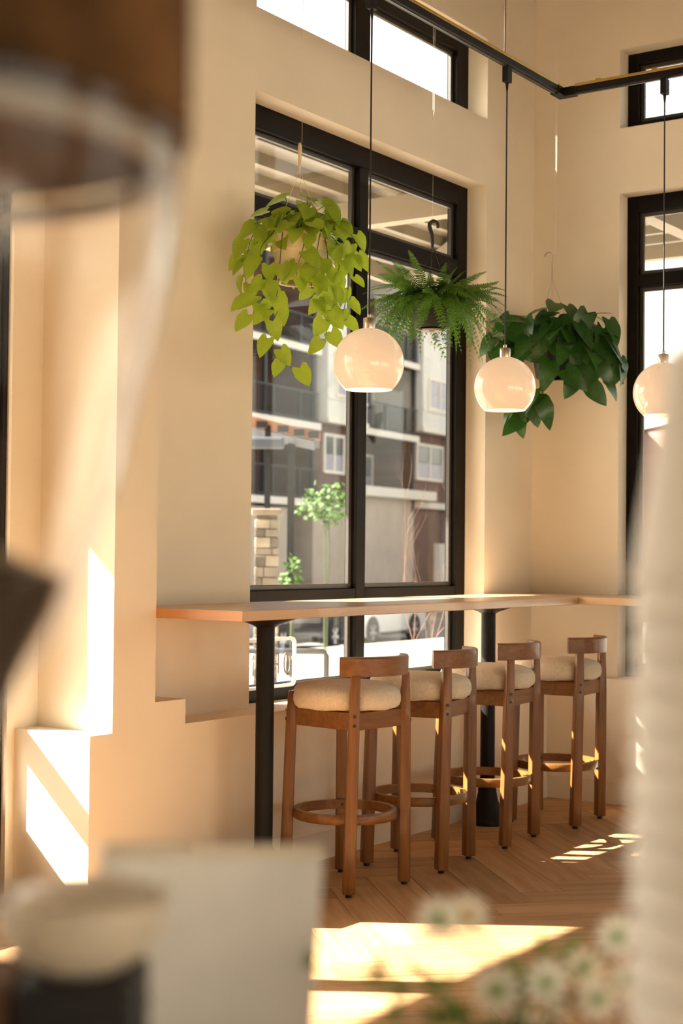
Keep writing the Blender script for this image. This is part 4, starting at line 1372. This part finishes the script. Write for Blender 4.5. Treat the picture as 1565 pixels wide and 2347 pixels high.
# parked cars
def car(name, label, loc, rz, paint):
    t = thing(name, label, 'car', loc, rz)
    HW = 0.88
    low = [(-2.2, 0.42), (-2.16, 0.26), (-1.75, 0.22), (1.75, 0.2), (2.12, 0.26), (2.22, 0.45), (2.2, 0.66), (2.0, 0.80), (1.2, 0.95), (0.9, 1.0), (-1.6, 1.05), (-2.1, 1.02), (-2.22, 0.85)]
    part('body', MB().prism(low, -HW, HW), paint, t, 0.05, 3, True, 50)
    top = [(-1.95, 1.0), (-1.62, 1.44), (-1.2, 1.56), (-0.1, 1.58), (0.35, 1.5), (1.1, 0.96)]
    part('cabin', MB().prism(top, -HW + 0.1, HW - 0.1), paint, t, 0.05, 3, True, 50)
    for sgn in (-1, 1):
        yy = sgn * (HW - 0.1)
        for poly in ([(-1.6, 1.08), (-1.42, 1.40), (-0.72, 1.46), (-0.72, 1.08)], [(-0.62, 1.08), (-0.62, 1.46), (0.0, 1.46), (0.28, 1.40), (0.85, 1.06)]):
            part('side_window', MB().prism(poly, min(yy, yy + sgn * 0.006), max(yy, yy + sgn * 0.006)), M_CARG, t)
        part('door_handle', bx((-0.5, min(sgn * HW, sgn * (HW + 0.02)), 0.86), (-0.3, max(sgn * HW, sgn * (HW + 0.02)), 0.89)), M_RIM, t)
        part('tail_lamp', bx((-2.2, min(sgn * 0.62, sgn * (HW + 0.004)), 0.78), (-1.98, max(sgn * 0.62, sgn * (HW + 0.004)), 0.94)), M_TAIL, t, 0.02, 2)
        part('sill_strip', bx((-0.9, min(sgn * (HW - 0.02), sgn * (HW + 0.012)), 0.22), (0.9, max(sgn * (HW - 0.02), sgn * (HW + 0.012)), 0.32)), M_TYRE, t)
        for wx in (-1.36, 1.36):
            q = MB()
            prof = [(0.22, -0.10), (0.31, -0.105), (0.345, -0.08), (0.352, 0), (0.345, 0.08), (0.31, 0.105), (0.22, 0.10)]
            q.lathe(prof, 30, close=True)
            wc = (wx, sgn * (HW - 0.06), 0.352)
            wh = part('wheel', q, M_TYRE, t, smooth=True, ang=50, loc=wc, rot=(R(90) * -sgn, 0, 0))
            q = MB()
            q.lathe([(0.215, 0.05), (0.235, 0.095), (0.245, 0.098), (0.245, 0.03), (0.215, 0.03)], 30, close=True)
            q.lathe([(0.0005, 0.085), (0.05, 0.085), (0.055, 0.06)], 16, cap=False)
            for k in range(5):
                a = 2 * PI * k / 5 + 0.3
                for off in (-0.13, 0.13):
                    e = Vector((math.cos(a + off), math.sin(a + off), 0))
                    tt = Vector((-e.y, e.x, 0))
                    p0, p1 = e * 0.03 + Vector((0, 0, 0.075)), e * 0.225 + Vector((0, 0, 0.085))
                    q.add([p0 - tt * 0.02, p0 + tt * 0.02, p1 + tt * 0.027, p1 - tt * 0.027], [(0, 1, 2, 3)])
            part('alloy_rim', q, M_RIM, wh)
            part('hub_dark', MB().lathe([(0.225, 0.02), (0.0005, 0.021)], 24, cap=False), M_TYRE, wh)
            q = MB().lathe([(0.40, 0), (0.40, 0.012)], 30)
            part('wheel_arch', q, M_TYRE, t, loc=(wx, sgn * (HW + 0.002), 0.37), rot=(R(90) * -sgn, 0, 0))
    part('bumper', bx((-2.26, -HW + 0.05, 0.32), (-2.15, HW - 0.05, 0.55)), M_TYRE if paint is M_CARD else paint, t, 0.03, 2)
    part('rear_window', MB().prism([(-1.93, 1.06), (-1.66, 1.41), (-1.655, 1.40), (-1.92, 1.05)], -0.62, 0.62), M_CARG, t)
    return t
crz = R(7.12 + 180)
car('parked_car', 'black car parked across the street, its rear wheel showing under the counter', (23.95, 19.6, -1.25), crz, M_CARD)
car('parked_car', 'white car parked across the street behind the black car', (28.85, 20.2, -1.25), crz, M_CARW)

# ------------------------------------------------------------------ foreground: service bar and what stands on it
F2 = Vector((fw.x, fw.y, 0)).normalized()
HRZ = math.atan2(RT2.y, RT2.x)
def fg(x, y, z=0.0):
    return Vector((CAM.x, CAM.y, 0)) + RT2 * x + F2 * y + Vector((0, 0, z))
BARZ = 0.93
br = thing('service_bar', 'stone topped service bar under the blurred cups and flowers', 'bar', fg(0, 0.72), HRZ)
part('bar_top', bx((-1.3, -0.30, BARZ - 0.05), (1.3, 0.30, BARZ)), M_BARTOP, br, 0.004, 1)
part('bar_body', bx((-1.25, -0.24, 0.0), (1.25, 0.22, BARZ - 0.0501)), M_STOOLH, br)

# coffee grinder with clear hopper
gr = thing('coffee_grinder', 'blurred coffee grinder with clear tapered hopper and brown lid at left', 'grinder', fg(-0.194, 0.66, BARZ), HRZ)
hp = [(0.034, 0.205), (0.047, 0.257), (0.0755, 0.309), (0.083, 0.328), (0.096, 0.366), (0.1045, 0.404), (0.114, 0.441), (0.1196, 0.479), (0.1235, 0.512), (0.1245, 0.522)]
part('hopper', MB().lathe(hp, 48, cap=False), M_HOPPER, gr, smooth=True, ang=60)
part('lid', MB().lathe([(0.1255, 0.515), (0.1268, 0.516), (0.1262, 0.62), (0.127, 0.665), (0.127, 0.69), (0.03, 0.70), (0.03, 0.72)], 48), M_LID, gr, smooth=True, ang=40)
part('seal_ring', MB().lathe([(0.112, 0.500), (0.120, 0.500), (0.120, 0.508), (0.112, 0.508)], 48, close=True), M_SAUCER, gr)
part('coffee_beans', MB().lathe([(0.03, 0.206), (0.043, 0.257), (0.069, 0.309), (0.074, 0.322), (0.04, 0.338), (0.0005, 0.342)], 32), M_BEAN, gr, smooth=True)['kind'] = 'stuff'
part('neck', MB().lathe([(0.034, 0.02), (0.034, 0.204)], 24), M_GRIND, gr, smooth=True)
part('body', bx((-0.17, -0.05, 0.0), (-0.036, 0.05, 0.2)), M_GRIND, gr, 0.012, 3)

# stack of paper cups
cm = MB().lathe([(0.050, 0.0), (0.0515, 0.002), (0.0515, 0.0045), (0.0490, 0.006), (0.0335, 0.108), (0.0325, 0.110), (0.0315, 0.104), (0.0005, 0.104)], 40, cap=False).mesh('paper_cup', 0, 0, True, 40)
cm.materials.append(M_CUP)
rg = random.Random(2)
for k in range(20):
    o = link('paper_cup', cm, None, None, fg(0.187 + rg.uniform(-0.0004, 0.0004), 0.72, BARZ + k * 0.0169), (0, 0, k))
    lab = 'white paper cup in the blurred upside-down stack at right'
    if k == 19:
        lab = 'topmost white paper cup of the blurred stack at right'
    tag(o, lab, 'cup', 'stacked white paper cups')

# beige cup on a black box, brown box beside it
o = tag(part('storage_box', bx((-0.031, -0.035, 0), (0.031, 0.035, 0.109)), M_BOXK, None, 0.004, 2, loc=fg(-0.136, 0.83, BARZ), rot=(0, 0, HRZ)), 'blurred black box at the lower left, under the beige bowl', 'box')
part('lid_seam', bx((-0.0315, -0.0355, 0.082), (0.0315, 0.0355, 0.084)), M_BOXK, o)
o = tag(part('storage_box', bx((-0.04, -0.035, 0), (0.04, 0.035, 0.106)), M_BOXB, None, 0.004, 2, loc=fg(-0.212, 0.84, BARZ), rot=(0, 0, HRZ)), 'blurred brown box at the lower left edge', 'box')
part('lid_seam', bx((-0.0405, -0.0355, 0.08), (0.0405, 0.0355, 0.082)), M_BOXB, o)
bw = thing('stoneware_bowl', 'blurred beige stoneware bowl standing on the black box', 'bowl', fg(-0.138, 0.83, BARZ + 0.1095), HRZ)
part('bowl_wall', MB().lathe([(0.020, 0.0), (0.024, 0.002), (0.036, 0.010), (0.0450, 0.026), (0.0465, 0.040), (0.0430, 0.040), (0.0405, 0.030), (0.030, 0.02), (0.0005, 0.012)], 40, cap=False), M_BOWL, bw, smooth=True, ang=50)
part('foot', MB().lathe([(0.0195, -0.0005), (0.0195, 0.001)], 24), M_BOWL, bw)
part('sugar', MB().lathe([(0.0395, 0.036), (0.036, 0.041), (0.018, 0.046), (0.0005, 0.0475)], 32, cap=False), M_ACRYL, bw, smooth=True)['kind'] = 'stuff'

# menu card in a stand
mn = thing('menu_stand', 'blurred pale menu card in a stand, bottom centre left', 'menu', fg(-0.083, 0.965, BARZ), HRZ + R(-4))
mn.rotation_euler = (R(-4), R(7), HRZ + R(38))
mn.location.z = BARZ + 0.008
part('card', bx((-0.082, -0.003, 0.004), (0.082, 0.001, 0.132)), M_MENU, mn)
part('stand_edge', bx((-0.084, -0.004, 0.1321), (0.084, 0.010, 0.141)), M_ACRYL, mn, 0.002, 1)
part('stand_back', bx((-0.084, 0.0012, 0.003), (0.084, 0.004, 0.132)), M_CUP, mn)
part('stand_foot', bx((-0.084, -0.03, 0.0), (0.084, 0.03, 0.0029)), M_CUP, mn)

# white flowers in a low pot
fp = thing('flowering_plant', 'blurred white daisy-like flowers with green centres in a low pot', 'plant', fg(0.115, 0.97, BARZ), HRZ)
part('pot', MB().lathe([(0.024, 0.0), (0.034, 0.020), (0.036, 0.030), (0.033, 0.030), (0.03, 0.012), (0.0005, 0.01)], 28, cap=False), M_FPOT, fp, smooth=True)
FL = [(1010, 2098, 52, 'g'), (1078, 2088, 48, 'y'), (1418, 2132, 50, 'g'), (1145, 2258, 58, 'g'), (1258, 2238, 52, 'g'), (1345, 2205, 46, 'g'), (1375, 2275, 46, 'g'), (1288, 2302, 22, 'y'), (1440, 2230, 40, 'g'), (1215, 2345, 44, 'g')]
BUDS = [(722, 2210, 22), (885, 2214, 20), (960, 2222, 16), (1250, 2168, 22), (915, 2325, 26), (1052, 2335, 24), (1310, 2175, 24), (1185, 2205, 15)]
PETM = MB()
for k in range(10):
    a = 2 * PI * k / 10
    e = Vector((math.cos(a), math.sin(a), 0)); tt = Vector((-e.y, e.x, 0))
    PETM.add([e * 0.18, e * 0.6 + tt * 0.2 + Vector((0, 0, 0.08)), e * 1.0 + tt * 0.12 + Vector((0, 0, 0.02)), e * 1.0 - tt * 0.12 + Vector((0, 0, 0.02)), e * 0.6 - tt * 0.2 + Vector((0, 0, 0.08))], [(0, 1, 2, 3, 4)])
petm = PETM.mesh('petals'); petm.materials.append(M_PETAL)
cgm = MB().lathe([(0.001, 0.16), (0.2, 0.14), (0.3, 0.06), (0.28, -0.05), (0.08, -0.18)], 14).mesh('flower_centre', 0, 0, True, 80)
cym = cgm.copy(); cgm.materials.append(M_FCENT); cym.materials.append(M_FYEL)
rg = random.Random(8)
for (px, py, rp, c) in FL:
    d = 0.97 + rg.uniform(-0.07, 0.07)
    loc = Vector(((px - 782.5) * d / 3505.8 - 0.115, d - 0.97, 1.265 - (py - 1265) * d / 3505.8 - BARZ))
    root = Vector((rg.uniform(-0.015, 0.015), rg.uniform(-0.015, 0.015), 0.012))
    q = MB().tube([root, (root + loc) / 2 + Vector((0, 0, 0.02)), loc - Vector((0, 0, 0.003))], 0.0011, 5)
    s = part('stem', q, M_FLEAF, fp)
    sc_ = rp * d / 3505.8
    rot_ = Vector((rg.uniform(-0.3, 0.3), -1.0, rg.uniform(0.0, 0.7))).to_track_quat('Z', 'Y').to_euler()
    o = link('flower_petals', petm, None, s, loc, rot_); o.scale = (sc_, sc_, sc_)
    o = link('flower_centre', cgm if c == 'g' else cym, None, s, loc, rot_); o.scale = (sc_ * 1.1,) * 3
flm = leaf_mesh('small_leaf', M_FLEAF, 1.0, 0.6, 0.1, 0.1, 0.3)
for (px, py, rp) in BUDS:
    d = 0.97 + rg.uniform(-0.07, 0.07)
    loc = Vector(((px - 782.5) * d / 3505.8 - 0.115, d - 0.97, 1.265 - (py - 1265) * d / 3505.8 - BARZ))
    root = Vector((rg.uniform(-0.015, 0.015), rg.uniform(-0.015, 0.015), 0.012))
    q = MB().tube([root, (root + loc) / 2 + Vector((0, 0, 0.004)), loc], 0.0009, 5)
    s = part('stem', q, M_FLEAF, fp)
    place_leaf(flm, s, loc, Vector((rg.uniform(-0.6, 0.6), -0.3, 0.8)), Vector((0, -1, 0.3)), 2.2 * rp * d / 3505.8)
    for k in range(2):
        pp = root.lerp(loc, rg.uniform(0.5, 0.85)) + Vector((0, 0, 0.01))
        place_leaf(flm, s, pp, Vector((rg.uniform(-1, 1), rg.uniform(-0.5, 0.5), 0.4)), Vector((0, -0.6, 1)), 0.018)
